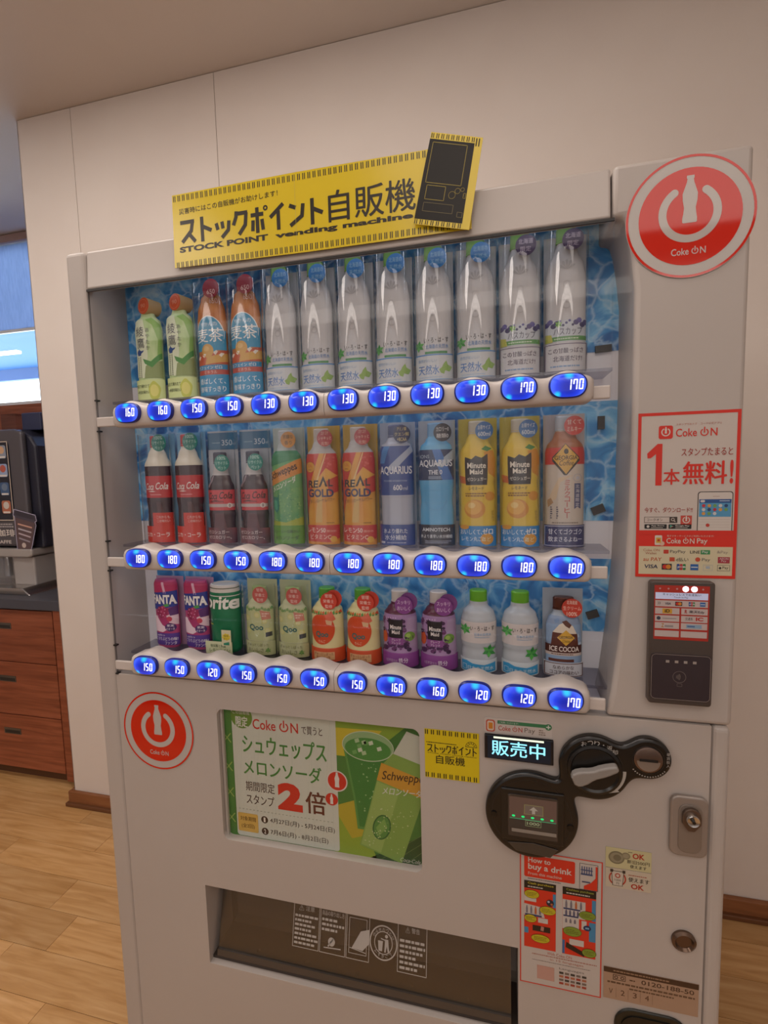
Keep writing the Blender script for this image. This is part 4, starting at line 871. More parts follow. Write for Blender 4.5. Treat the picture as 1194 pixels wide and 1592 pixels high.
q.poly([(.0105, .004), (.026, .004), (.028, .030), (.0085, .030)], '#3a302a', 1.4); q.poly([(.0113, .0048), (.0252, .0048), (.0271, .0292), (.0094, .0292)], '#e4d8c8', 1.8); q.ring(.0182, .0222, .0025, .0042, '#c8503a', 2.2, n=16); q.text('1000', .0135, .0125, .0232, .0160, '#5a5048', 2.2); q.text('円', .0162, .0065, .0205, .0105, '#5a5048', 2.2)
for x in (.009, .0275): q.rect(x-.0022, .0275, x+.0022, .0325, '#4a3c34', 2.4)
q.text('使えます', .0345, .0145, .0655, .0225, '#4a3c34', 1, .015); q.text('OK', .0385, .0025, .058, .0115, '#c83a28', 1, .03); q.greek(.0345, .0245, .0655, .0275, 1, '#c87a68', 1); q.flat('sticker_print', o, y=-.0006)
# contact label
o = sheet('contact_label', .1425, .058, M('#c2a086', .4), 'brown tinted contact label with a telephone number above the coin return', 'label', (.9848, -.0004, .4975))
q = PR(); q.rect(0, .0485, .1425, .058, '#4e3424', 1); q.greek(.015, .051, .135, .0555, 1, '#a8866a', 2); q.frame(.0145, .0365, .034, .0465, .001, '#4e3424', 1); q.ring(.0195, .0415, .0018, .003, '#4e3424', 1, n=12); q.ring(.029, .0415, .0018, .003, '#4e3424', 1, n=12)
q.text('0120-188-50', .058, .0375, .136, .0455, '#5a3e2c', 1, .01); q.greek(.04, .039, .052, .043, 1, '#6a4c38', 1); q.greek(.006, .0285, .138, .0345, 1, '#7a5c46', 1); q.greek(.04, .0225, .138, .0275, 1, '#7a5c46', 1)
for i, s in enumerate('V234'): q.text(s, .0085+i*.0185, .010, .0145+i*.0185, .0195, '#6a4630', 1); q.rect(.0195+i*.0185, .004, .0199+i*.0185, .0225, '#8a6a52', 1)
q.flat('label_print', o, y=-.0006)
# ================================================================== DRINK SAMPLES
AX_Y = .068
ALB = .92
ANG = [math.radians(a) for a in range(-80, 81, 10)]
def rad(prof, z):
    if z <= prof[0][0]: return prof[0][1]
    for (z0, r0), (z1, r1) in zip(prof[:-1], prof[1:]):
        if z <= z1: return r0+(r1-r0)*(z-z0)/max(z1-z0, 1e-9)
    return prof[-1][1]
def wrap_print(p, name, parent, prof, R, off=.0006):
    def fn(u, v, l):
        s = max(-.99, min(.99, u/R)); rr = rad(prof, v)+off+l*LAY*1.3
        return (rr*s, -rr*math.sqrt(1-s*s), v)
    me = p.mesh(name, fn, [R*math.sin(a) for a in ANG], [z for z, r in prof])
    return link(name, me, parent)
def smooth_prof(pts, n=4):
    out = []
    for (z0, r0), (z1, r1) in zip(pts[:-1], pts[1:]):
        if abs(r1-r0) < 1e-4: out.append((z0, r0)); continue
        for i in range(n): t = i/n; e = t*t*(3-2*t); out.append((z0+(z1-z0)*t, r0+(r1-r0)*e))
    out.append(pts[-1]); return out
def strip(prof, R, h, m, name, parent, amax=78, z0=0, th=.0012):
    pr = [(z0, R), (z0+h, R), (z0+h, R-th), (z0, R-th), (z0, R)]
    return MB().lathe(pr, m, 16, cap=False, a0=-math.radians(amax), a1=math.radians(amax)).build(name, parent, smooth=40)
def badge(t, u, z, r, col, lines, tc='#f2ece6', y=None, ring=False, hs=.3):
    y = -.0325 if y is None else y
    b = MB().lathe([(0, r), (.0014, r), (.0014, 0)], M(col, .35), 30).build('badge', t, (u, y, z), (PI/2, 0, 0), smooth=30)
    p = PR(); n = len(lines); hh = 2*r*hs
    for i, s in enumerate(lines):
        if not s: continue
        zc = (n/2-i-.5)*hh*1.22; wd = 1.75*math.sqrt(max(r*r-(abs(zc)+hh*.4)**2, r*r*.12)); p.ctext(s, 0, zc-hh*.42, zc+hh*.42, tc, 1, .012, wd)
    if ring: p.ring(0, 0, r*.9, r*.95, tc, 1)
    if p.v: link('badge_print', p.mesh('badge_print', lambda a, b_, l: (a, b_, .0014+LAY*l)), b)   # local: disc axis is z, up is y
def sample(name, label, cat, group, prof, body, R, cap=None, draw=None, card=None, sleeve=0, caption=None, bands=(), cardh=.225, badges=(), Rc=.0333):
    t = empty(name); tag(t, label, cat, group)
    prof = smooth_prof(prof)
    bo = MB().lathe(prof, body, 36).build('bottle_body', t, smooth=35)
    for z0, z1, m in bands:
        zs = sorted({z0, z1}|{z for z, r in prof if z0 < z < z1}); MB().lathe([(z, rad(prof, z)+.0003) for z in zs], m, 36, cap=False).build('label_band', t, smooth=35)
    if cap:
        z0, z1, r, m = cap; b = MB(); pr = [(z0, r*.97), (z0+.001, r), (z1-.002, r), (z1, r*.9)]; b.lathe(pr, m, 36); b.lathe([(z0-.003, r*1.03), (z0-.0006, r*1.03)], m, 36); b.build('cap', t, smooth=35)
    if draw:
        p = PR(); draw(p); wrap_print(p, 'label_print', t, prof, R)
    if card: MB().box(-.0335, .0335, .0262, .0275, 0, cardh, card).build('back_card', t)
    if caption:
        h, m, fn = caption; c = strip(None, Rc, h, m, 'caption_strip', t)
        if fn: p = PR(); fn(p); wrap_print(p, 'caption_print', c, [(0, Rc), (h, Rc)], Rc, .0002)
    for bd in badges: badge(t, *bd[0], **(bd[1] if len(bd) > 1 else {}))
    if sleeve:
        MB().lathe([(.001, .0347), (sleeve, .0347)], SLEEVE, 40, cap=False, a0=-math.radians(88), a1=math.radians(88)).build('clear_sleeve', t, smooth=60).scale = (1, 2, 1)
    return t
def place(t, row, cols, where=(), flat=.5):
    base = t['label']
    for i, c in enumerate(cols):
        o = t if i == 0 else dup(t)
        if where: o['label'] = base+' '+where[i]
        o.scale = (1, flat, 1)
        o.location = (SX[c], AX_Y, SHELF[row]+.0002)

# ---- row one
G1 = noisy('tea_label', '#a9c986', '#d2dfb2', 30, .4, (1, 1, .4))
def d_tea(p):
    p.poly([(-.031, .165), (-.031, .05), (-.004, .045), (.006, .09), (.006, .13), (-.002, .162)], '#d9e2c4', 1)
    p.poly([(.004, .160), (.018, .15), (.026, .12), (.024, .09), (.031, .085), (.031, .15), (.02, .165)], '#8fbb62', 1)
    p.poly([(-.006, .084), (.012, .078), (.031, .096), (.031, .085), (.014, .066), (-.002, .074)], '#4f9148', 1.4); p.poly([(.0, .07), (.031, .08), (.031, .045), (-.005, .045)], '#8d9c66', 1.2)
    p.vtext('綾鷹', -.0095, .150, .0215, '#3a3c50', 2.4, .0, 1.05); p.vtext('あやたか', .0075, .147, .0085, '#5a5c58', 2.4, 0, 1.35)
    p.disc(-.0145, .0965, .0065, '#2f4f8c', 2.4, .005); p.poly([(-.009, .099), (-.002, .1005), (-.004, .097), (-.01, .0945)], '#2f4f8c', 2.6); p.disc(-.0145, .1025, .0015, '#2f4f8c', 2.5); p.rect(-.019, .0905, -.010, .0925, '#2f4f8c', 2.4)
    for x in (-.018, -.012): 
        for i in range(11): p.rect(x-.001, .085-i*.0038, x+.0012, .0875-i*.0038, '#5a6048', 2.2)
t = sample('tea_bottle', 'pale green tea bottle sample with an orange ended cap', 'bottle', 'green tea samples', [(0, .026), (.004, .029), (.045, .029), (.09, .0285), (.14, .0298), (.158, .027), (.170, .016), (.178, .014)], G1, .030, None, d_tea)
rod = MB().lathe([(0, .0150), (.040, .0165)], M('#b99a6c', .5), 28); rod.build('cap', t, (.014, .018, .186), (math.radians(86), 0, math.radians(-22)), smooth=40)
e = MB().lathe([(0, .0158), (.002, .0158), (.0025, .0135), (.0025, 0)], M('#d8582c', .3), 28).build('cap_disc', t, (-.0005, -.0185, .1885), (math.radians(86), 0, math.radians(-22)), smooth=30)
q = PR(); q.ring(0, 0, .0122, .0128, '#e8a080', 1); q.text('90', -.007, -.004, .007, .004, '#e89878', 1, .02); me = q.mesh('cap_print', lambda a, b, l: (a, b, .0029)); link('cap_print', me, e)
def c_tea(p):
    p.text('まるで淹れたて', -.027, .026, .007, .033, '#3f4a30', 1, .008); p.text('一杯目の味わい', -.026, .014, .007, .021, '#3f4a30', 1, .008); p.poly(blob(.016, .02, .011, .018, 5, .05), '#c2c85a', 1.2); p.disc(.016, .02, .008, '#dbd67a', 1.6, .012)
c = strip(None, .0335, .042, M('#cfdc9c', .4), 'caption_strip', t); p = PR(); c_tea(p); wrap_print(p, 'caption_print', c, [(0, .0335), (.042, .0335)], .0335, .0002)
place(t, 0, (0, 1), flat=.55, where=('next to the side wall', 'next to the barley tea'))

def d_mugi(p):
    p.disc(0, .118, .0285, '#f0f2f0', 1, .036); p.disc(0, .118, .027, '#2f9ccb', 1.4, .0345); p.rect(-.030, .088, .030, .125, '#2f9ccb', 1.2)
    p.ctext('やかんの', 0, .134, .142, '#e8f2f6', 2, .0, .034); p.text('麦茶', -.026, .104, .026, .130, '#f2f6f6', 2.2, .012)
    p.disc(-.004, .088, .0125, '#d9a648', 2.2, .013); p.disc(-.006, .092, .006, '#e8c070', 2.4, .005); p.poly([(-.031, .078), (.031, .088), (.031, .062), (-.031, .060)], '#c8552c', 1.8); p.poly([(-.006, .076), (.031, .082), (.031, .066), (-.01, .062)], '#d9a648', 2)
    for x, z in ((-.024, .075), (-.012, .079), (.012, .083), (.022, .079)): p.poly([(x-.004, z), (x, z-.004), (x+.005, z+.003), (x, z+.004)], '#f0e8dc', 2.3)
    p.rect(-.030, .0515, .030, .061, '#1f8cc0', 2.2); p.ctext('カフェイン ゼロ', -.003, .053, .0595, '#eef4f6', 2.8, .01, .05); p.rect(-.031, .042, .031, .0515, '#c04838', 2); p.ctext('ミネラル', 0, .044, .050, '#f0d0c0', 2.6)
    p.text('650', .004, .177, .024, .188, '#f0c8c0', 2)
def c_mugi(p): p.text('香ばしくて、', -.025, .024, .028, .035, '#eef4f6', 1, .012); p.text('後味すっきり', -.025, .009, .028, .020, '#eef4f6', 1, .012)
MUG = noisy('barley_tea', '#b8652c', '#cf8748', 20, .3)
t = sample('barley_tea_bottle', 'orange and blue barley tea bottle sample with red cap', 'bottle', 'barley tea samples', [(0, .029), (.005, .031), (.145, .031), (.165, .029), (.190, .021), (.198, .0145), (.204, .0145)], MUG, .031, (.200, .216, .0155, M('#a83030', .4)), d_mugi, None, .212, (.042, M('#2a96c8', .4), c_mugi), badges=[((.010, .204, .0175, '#a02c40', ['', '650'], '#f0c8c4'), dict(y=-.0300))])
place(t, 0, (2, 3), ('next to the green tea', 'next to the silver water'))

def leaf(p, cx, cz, s, m, m2, l):
    for i in range(6):
        a = PI/3*i+.4; x, z = cx+s*.5*math.cos(a), cz+s*.5*math.sin(a)
        p.poly([(cx, cz), (x+s*.26*math.cos(a+PI/2), z+s*.26*math.sin(a+PI/2)), (cx+s*math.cos(a), cz+s*math.sin(a)), (x-s*.26*math.cos(a+PI/2), z-s*.26*math.sin(a+PI/2))], m if i % 2 else m2, l+i*.13)
PETG = noisy('silver_pet', '#b9b9bd', '#cfcfd2', 9, .32, (1, 1, .5))
def relief(p):
    for a in range(5):
        an = PI/2+(a-2)*.55; p.poly([(0, .163), (.012*math.cos(an-.18), .163+.014*math.sin(an-.18)), (.016*math.cos(an), .163+.017*math.sin(an)), (.012*math.cos(an+.18), .163+.014*math.sin(an+.18))], '#aeaeb2', 1)
    for i in range(4): p.ring(0, .140-i*.011, .0045, .0055, '#b2b2b6', 1)
def d_water(p):
    relief(p); leaf(p, -.0245, .062, .010, '#3f9a4a', '#5fb45a', 2); p.text('い・ろ・は・す', -.0155, .066, .025, .075, '#2f2f34', 2, .005); p.text('北海道の天然水', -.013, .056, .025, .0635, '#5a8cc8', 2, .006); p.rect(-.014, .0475, .023, .0515, '#3f8f52', 2)
def c_water(p):
    p.rect(-.0325, .0445, .0325, .0465, '#4f8fd0', 1); p.rect(-.0325, .003, .0325, .0042, '#7fb0dc', 1); p.text('自然がおいしい', -.026, .033, .006, .0385, '#6a98c8', 1); p.text('天然水', -.026, .012, .010, .028, '#3f7cc4', 1, .006)
    p.poly([(.013, .014), (.018, .012), (.020, .018), (.027, .016), (.031, .024), (.024, .028), (.022, .035), (.017, .029), (.015, .024), (.010, .020)], '#8fb45a', 1); p.greek(-.024, .006, .02, .009, 1, '#a8c0d8', 1)
WPROF = [(0, .029), (.005, .0312), (.150, .0312), (.172, .028), (.196, .018), (.205, .0145), (.212, .0145)]
CAPG = M('#6fae3c', .35); CARDW = M('#c3c7cd', .5)
t = sample('water_bottle', 'tall silver water bottle sample with blue badge,', 'bottle', 'tall silver water samples', WPROF, PETG, .0312, (.211, .232, .0155, CAPG), d_water, CARDW, .220, (.047, M('#ccd0d4', .4), c_water), badges=[((.009, .2065, .0165, '#2d86d0', ['北海道の', '天然水'], '#9fd0f0'), dict(y=-.0290))])
place(t, 0, range(4, 10), tuple(n+' from the barley tea' for n in ('first', 'second', 'third', 'fourth', 'fifth', 'sixth')))
def d_hask(p):
    relief(p); p.rect(-.031, .050, .031, .084, '#c8cfd8', 1)
    for i in range(13): x = -.029+i*.0048; z = .079+.004*math.sin(i*2.1); p.disc(x, z, .0042 if abs(x) > .01 else .002, ('#4a4480', '#5f58a0', '#383468')[i % 3], 1.5, n=14)
    leaf(p, -.012, .078, .006, '#5faa4a', '#8fc060', 2); p.text('ハスカップ', -.019, .060, .024, .072, '#54546a', 2, .006); p.rect(-.030, .051, .031, .058, '#5a9a52', 1.6); p.greek(-.018, .0525, .022, .0562, 1, '#c8dcc0', 2); p.poly([(-.031, .05), (-.02, .05), (-.022, .062), (-.031, .064)], '#b8b848', 1.8)
def c_hask(p): p.frame(-.0325, .002, .0325, .0465, .0012, '#6a5a78', 1); p.text('この甘酸っぱさ', -.027, .031, .026, .0395, '#54465e', 1, .008); p.text('北海道だけ!', -.020, .018, .024, .027, '#54465e', 1, .008); p.greek(-.024, .008, .026, .0125, 1, '#7fa0c8', 1)
t = sample('berry_water_bottle', 'tall silver berry water bottle sample with purple round badge', 'bottle', 'berry water samples', WPROF, PETG, .0312, (.211, .232, .0155, CAPG), d_hask, CARDW, .220, (.048, M('#cdccd0', .4), c_hask), badges=[((.009, .2085, .0165, '#57476c', ['北海道', '限定'], '#d8c8dc'), dict(y=-.0290))])
place(t, 0, (10, 11), ('next to the plain water', 'at the shelf end'))

# ---- row two
COLA = noisy('cola', '#2a1526', '#3a1c30', 12, .18, (1, 1, .3)); CLR = M('#b9bfc6', .25); CREAM = M('#e8e2d2', .3)
CRED = M('#c8202c', .35)
def script(p, x0, z0, x1, z1, m, l):
    p.text('Coca', x0, z0, x0+(x1-x0)*.40, z1-.001, m, l, .012, .22); p.text('Cola', x0+(x1-x0)*.48, z0+.001, x1-.003, z1, m, l, .012, .22)
    p.poly([(x0+(x1-x0)*.10, z0-.003), (x0+(x1-x0)*.35, z0-.0016), (x0+(x1-x0)*.5, z0-.003), (x0+(x1-x0)*.35, z0-.004)], m, l)
def d_coke(p):
    script(p, -.0235, .109, .029, .1245, '#f2ece8', 2); p.rect(-.012, .0985, .014, .100, '#e89a9a', 2)
    p.poly([(-.030, .060), (-.024, .060), (-.022, .09), (-.030, .09)], '#4a2a44', 1); p.poly([(.004, .046), (.022, .048), (.012, .084), (.002, .084)], '#4a1a28', 1)
def c_coke(p): p.text('コカ・コーラ', -.028, .012, .026, .021, '#f4ece6', 1, .014); p.greek(-.028, .003, -.022, .005, 1, '#f0c8c0', 1)
t = sample('cola_bottle', 'dark cola bottle sample with red label and red cap', 'bottle', 'red label cola samples', [(0, .028), (.004, .0298), (.04, .0298), (.07, .0275), (.09, .0298), (.152, .0305), (.160, .030), (.180, .021), (.197, .0135), (.204, .0135)], COLA, .0305, (.200, .2205, .015, CRED), d_coke, M('#6fb2dc', .5), .222, (.034, M('#d32b18', .4), c_coke), bands=[(.093, .138, CRED), (.158, .2, CREAM)], badges=[((.018, .205, .0172, '#128a80', ['100%', 'リサイクル', 'ペット'], '#bfe6e0'), dict(hs=.24))])
o = strip(None, .0342, .024, M('#d32b18', .4), 'caption_tab', t, 1, .034)
bpy.data.objects.remove(o)
b = MB().lathe([(.033, .0338), (.062, .0338), (.062, .0328), (.033, .0328), (.033, .0338)], M('#d32b18', .4), 8, cap=False, a0=math.radians(-12), a1=math.radians(72)); o = b.build('caption_tab', t, smooth=40)
p = PR(); p.text('これからも', .002, .050, .028, .056, '#f0d8d0', 1); p.text('この味わい', .003, .042, .028, .048, '#f0d8d0', 1); wrap_print(p, 'tab_print', o, [(0, .0338), (.1, .0338)], .0338, .0002)
place(t, 1, (0, 1), ('at the shelf end', 'next to the small cola'))
def d_zero(p):
    script(p, -.0235, .088, .029, .103, '#200c14', 2); p.text('ZERO SUGAR', -.020, .082, .012, .085, '#2a1418', 2, .01); p.rect(-.029, .0725, .029, .079, '#c8b8b8', 2); p.disc(.022, .0757, .0045, '#e8dcd8', 2.4, .0048); p.text('0', .0205, .0727, .0235, .0787, '#5a3a3a', 2.8, .02)
    p.poly([(-.026, .113), (-.02, .112), (-.013, .134), (-.019, .137)], '#8a7a86', 1); p.poly([(-.014, .028), (.016, .028), (.01, .06), (-.008, .06)], '#5a2434', 1)
def c_zero(p): p.text('ゼロシュガー', -.027, .019, .020, .0265, '#e8d4d0', 1, .012); p.text('ゼロカロリー、', -.025, .0085, .024, .016, '#e8d4d0', 1, .012)
ZC = noisy('zero_caption', '#7a3440', '#4a2438', 40, .4)
t = sample('zero_cola_bottle', 'small dark cola bottle sample with black script label', 'bottle', 'black script cola samples', [(0, .024), (.004, .026), (.045, .0275), (.058, .0295), (.064, .028), (.108, .0285), (.113, .028), (.128, .022), (.142, .0165), (.160, .0125), (.164, .0125)], COLA, .029, (.162, .182, .0145, M('#1c2348', .35)), d_zero, M('#b4b9c2', .5), .222, (.031, ZC, c_zero), bands=[(.066, .107, M('#d84450', .35)), (.136, .163, M('#c8c4c6', .3))], badges=[((.014, .160, .0165, '#128a80', ['100%', 'リサイクル', 'ペット'], '#bfe6e0'), dict(hs=.24))])
o = MB().box(-.0335, .0335, .0250, .0262, .188, .222, M('#1f6c94', .4)).build('volume_card', t); p = PR(); p.text('350', -.002, .196, .022, .2075, '#c8d8e2', 1, .01); p.text('ml', .023, .197, .029, .202, '#c8d8e2', 1); p.greek(-.024, .2, -.004, .2035, 1, '#8ab0c4', 1); p.flat('volume_print', o, y=.025)
place(t, 1, (2, 3), ('by the red label cola', 'by the melon soda'))
def d_schw(p):
    p.poly([(-.031, .180), (.031, .180), (.031, .165), (-.031, .15)], '#2f8a5c', 1); p.poly([(-.031, .111), (.031, .137), (.031, .165), (-.031, .138)], '#d88f3a', 1.4)
    p.text('Schweppes', -.028, .119, .030, .137, '#3a1c10', 2.4, .02, .15, .40*.95); p.text('メロンソーダ', -.024, .100, .027, .111, '#e8efe4', 2, .02, .25, .42)
    rr = random.Random(5)
    for i in range(170): x = -.029+rr.random()*.058; z = .045+rr.random()*.065; p.disc(x, z, .0004+rr.random()*.0010, rr.choice(('#3f8a5a', '#8fc070', '#a8cf84')), 1.2, n=6)
    p.poly([(-.026, .092), (-.016, .090), (-.013, .098), (-.013, .068), (-.018, .060), (-.025, .066)], '#1f8478', 1.8); p.poly([(-.024, .086), (-.017, .084), (-.016, .070), (-.019, .065), (-.023, .07)], '#4fae8c', 2)
    p.poly([(-.031, .036), (.031, .036), (.031, .052), (.0, .042), (-.031, .046)], '#a8b43c', 1.5)
def c_schw(p): p.text('ジューシーな味わい', -.029, .021, .026, .028, '#24482a', 1, .02); p.text('メロンソーダ', -.025, .008, .024, .0165, '#24482a', 1, .02)
SCH = noisy('melon_soda', '#4f9c68', '#7db468', 26, .35)
FINE = [(0, .029), (.004, .031), (.158, .031), (.170, .029), (.186, .018), (.196, .0145), (.203, .0145)]
t = sample('melon_soda_bottle', 'green melon soda bottle sample with orange diagonal stripe', 'bottle', None, FINE, SCH, .031, (.200, .219, .015, M('#c4c8cc', .35)), d_schw, M('#b8c4bc', .5), .222, (.036, M('#5f9a3c', .4), c_schw), bands=[(.172, .2, M('#b5bdbd', .3))], badges=[((.012, .200, .0152, '#d2913c', ['芳醇な', '香り'], '#5a4020'),)])
place(t, 1, (4,))
def d_gold(p):
    p.poly([(-.031, .172), (.031, .172), (.031, .13), (.012, .145), (-.008, .12), (-.031, .10)], '#c83a34', 1); p.poly([(.0, .172), (.010, .172), (-.010, .112), (-.031, .06), (-.031, .085)], '#dfa03c', 1.4)
    p.poly([(.012, .172), (.014, .172), (-.008, .11), (-.012, .11)], '#e8c884', 1.6); p.poly([(.031, .10), (.018, .095), (.012, .12), (.031, .13)], '#c83f30', 1.3); p.poly([(-.031, .05), (-.015, .11), (-.026, .11), (-.031, .09)], '#c8502c', 1.5); p.poly([(-.012, .042), (-.004, .10), (.004, .10), (.002, .042)], '#d8b060', 1.3)
    p.ring(-.019, .147, .0098, .0104, '#8a4a1c', 1.8); p.disc(-.019, .147, .0096, '#dba03a', 1.7); p.text('OL', -.024, .147, -.014, .152, '#c8502c', 2); p.greek(-.023, .14, -.015, .144, 1, '#a86a2c', 2)
    rr = random.Random(2)
    for i in range(12): p.disc(.010+rr.random()*.016, .145+rr.random()*.02, .0008+rr.random()*.002, '#d8605a', 1.6, n=10)
    p.text('RE', -.025, .108, -.004, .122, '#241c2c', 2, .03, .08); p.poly([(-.003, .109), (.0065, .130), (.014, .110), (.010, .110), (.0065, .121), (.001, .1095)], '#241c2c', 2.1); p.poly([(.006, .121), (.009, .116), (.006, .1155), (.004, .111), (.0045, .1165)], '#e8c060', 2.4); p.text('L', .0155, .110, .023, .124, '#241c2c', 2, .03)
    p.text('GOLD', -.025, .090, .024, .1055, '#2a2a60', 2, .035); p.text('ビタミンローヤルパワー', -.025, .078, .026, .085, '#4a3020', 2, .008, 0, .09); p.greek(.01, .040, .029, .0425, 1, '#8a5a20', 2)
def c_gold(p): p.text('レモン50', -.029, .023, .008, .032, '#f4e4d8', 1, .015); p.text('個分の', .010, .0235, .027, .028, '#f0c8b8', 1); p.text('ビタミンC', -.023, .010, .018, .0195, '#f0d8c8', 1, .012); p.poly([(-.032, .0), (.032, .0), (.032, .012), (.02, .004), (-.032, .006)], '#d8902c', 1); p.disc(.022, .010, .006, '#e0a83c', 1.5)
GOLD = noisy('gold_drink', '#d8942c', '#dfae4c', 16, .35)
t = sample('energy_drink_bottle', 'orange and gold energy drink bottle sample with red badge', 'bottle', 'gold energy drink samples', FINE, GOLD, .031, (.200, .219, .015, M('#c4b8ae', .35)), d_gold, M('#c9a340', .5), .222, (.037, M('#c83a34', .4), c_gold), bands=[(.172, .2, M('#b9b5b4', .3))], badges=[((.013, .200, .0152, '#b82c38', ['ゴクゴク', 'シャキッと', '元気!'], '#f0c8b4'), dict(hs=.26))])
place(t, 1, (5, 6), ('next to the melon soda', 'next to the clear sports drink'))
NAVYL = M('#2a4a94', .35)
def d_aqua(p):
    p.poly([(-.022, .181), (-.010, .181), (-.020, .150), (-.030, .150)], '#4a86c8', 1); p.poly([(-.016, .140), (.0, .155), (.03, .182), (.03, .170), (.008, .146), (-.002, .135)], '#a9b4cc', 1.3)
    p.text('AQUARIUS', -.0285, .128, .0285, .1445, '#e4e6ee', 2, .018); p.text('POWER HYDRATION', -.021, .1165, .020, .1195, '#a8b8d8', 2, .01); p.text('600', -.004, .101, .012, .111, '#e0e4ee', 2, .02); p.text('ml', .013, .101, .021, .108, '#c8d0e4', 2)
def c_aqua(p): p.text('水より優れた', -.024, .022, .020, .031, '#dfe2ec', 1, .012); p.text('水分補給', -.022, .010, .018, .0195, '#dfe2ec', 1, .012); p.poly(rrect(-.03, .003, -.022, .007, .001), '#c8ccdc', 1); p.greek(-.018, .003, .022, .0065, 1, '#a8b0cc', 1)
t = sample('sports_drink_bottle', 'clear sports drink bottle sample with dark blue upper label and cap', 'bottle', None, [(0, .028), (.004, .030), (.085, .0295), (.091, .031), (.172, .031), (.182, .028), (.190, .019), (.197, .0145), (.203, .0145)], M('#b4b9cb', .25), .031, (.200, .2195, .015, M('#22407e', .35)), d_aqua, M('#a9b6cd', .5), .222, (.038, NAVYL, c_aqua), bands=[(.092, .181, NAVYL)], badges=[((.014, .2015, .0158, '#1f3060', ['アミノ酸', 'クエン酸', '+BCAA'], '#d8c890'), dict(hs=.24))])
place(t, 1, (7,))
def d_aq0(p):
    p.poly([(-.031, .172), (.031, .172), (.031, .118), (-.031, .118)], '#243a66', 1); p.poly([(-.005, .172), (.010, .172), (.030, .118), (.012, .118)], '#3f76c0', 1.4); p.poly([(.0, .145), (.031, .172), (.031, .155), (.012, .14)], '#a8b8c8', 1.5)
    p.text('IONS', -.027, .157, -.010, .163, '#b8c8dc', 2); p.text('AQUARIUS', -.0285, .140, .0285, .154, '#e4e8f0', 2, .018); p.text('THE 0', -.012, .128, .012, .136, '#dfe4ee', 2, .02); p.greek(-.012, .120, .012, .125, 2, '#9fb4d0', 2)
    p.ring(0, .085, .020, .0207, '#3f8fc8', 1, math.radians(190), math.radians(350))
    for i in range(5): p.line(-.024, .112-i*.012, .024, .1135-i*.012, .0007, '#56a8da', 1)
def c_aq0(p): p.text('AMINOTECH', -.025, .026, .024, .0325, '#dfe4ec', 1, .015); p.text('水より素早い水分補給', -.028, .014, .028, .0205, '#dfe4ec', 1, .01); p.greek(-.02, .004, .026, .010, 2, '#9098b0', 1)
AQ0 = noisy('blue_drink', '#4fa4d8', '#74bce6', 14, .25)
t = sample('blue_sports_drink_bottle', 'light blue sports drink bottle sample with black caption', 'bottle', None, [(0, .028), (.004, .030), (.06, .0305), (.08, .0285), (.115, .031), (.165, .031), (.178, .028), (.188, .019), (.196, .0145), (.203, .0145)], AQ0, .031, (.200, .2195, .015, M('#6aa8d8', .35)), d_aq0, M('#b3bdcb', .5), .222, (.038, M('#20263c', .4), c_aq0), badges=[((.014, .2015, .0158, '#1f2438', ['カロリー0', '糖類0'], '#e0e0e4'),)])
place(t, 1, (8,))
def lemon(p, cx, cz, s, l):
    p.disc(cx, cz, s, '#d8932c', l, s*.92); p.disc(cx-s*.15, cz+s*.15, s*.78, '#e8b048', l+.4, s*.7); p.disc(cx-s*.3, cz+s*.35, s*.35, '#f0d080', l+.8, s*.28)
def d_mm(p):
    p.poly([(.012, .165), (.028, .168), (.031, .150), (.031, .120), (.02, .128)], '#d8932c', 1.2); p.poly([(.008, .170), (.018, .176), (.027, .171), (.018, .166)], '#3f8a3c', 1.6); p.poly([(-.031, .112), (-.02, .11), (-.02, .122), (-.031, .125)], '#d07030', 1.2)
    p.poly([(-.020, .108), (.018, .108), (.018, .162), (.008, .155), (-.002, .159), (-.009, .153), (-.020, .157)], '#231f26', 2)
    p.text('Minute', -.016, .137, .015, .147, '#ece6da', 2.6, .02); p.text('Maid', -.012, .1265, .010, .1355, '#ece6da', 2.6, .02); p.text('ゼロシュガー', -.017, .115, .016, .1215, '#ece6da', 2.6, .012); p.text('レモネード', -.014, .099, .012, .105, '#4a3418', 2, .012); p.greek(-.020, .087, .016, .095, 2, '#8a5c1c', 2); lemon(p, -.004, .066, .018, 1.6); p.vtext('はちみつ', .026, .064, .0045, '#7a5a18', 2)
    rr = random.Random(9); p.disc(.022, .088, .008, '#d8952c', 1.5)
def c_mm(p): p.text('おいしくて、', -.029, .021, .008, .030, '#dce8f0', 1, .014); p.text('ゼロ', .009, .021, .026, .032, '#eef2f4', 1, .03); p.text('レモン丸ごと', -.027, .009, .014, .0175, '#dce8f0', 1, .014); p.disc(.016, .013, .011, '#d8982c', 1.5, .010); p.text('ほど', .008, .009, .023, .0165, '#e8d8a8', 2.2, .02); p.disc(-.022, .034, .008, '#d8982c', 1.5, .004)
YELD = noisy('lemonade', '#d8b428', '#e0c650', 16, .35)
MMP = [(0, .029), (.004, .031), (.095, .030), (.110, .0285), (.120, .030), (.150, .031), (.165, .030), (.186, .019), (.196, .0145), (.203, .0145)]
t = sample('lemonade_bottle', 'yellow lemonade bottle sample with black label and blue caption', 'bottle', 'yellow lemonade samples', MMP, YELD, .031, (.200, .2195, .015, M('#c9bfa8', .35)), d_mm, M('#c8b43c', .5), .222, (.036, M('#2a86c8', .4), c_mm), badges=[((.013, .2015, .0152, '#1f6cb0', ['お得サイズ', '600ml'], '#dfe8f0'), dict(hs=.3))])
place(t, 1, (9, 10), ('next to the blue sports drink', 'next to the milk coffee'))
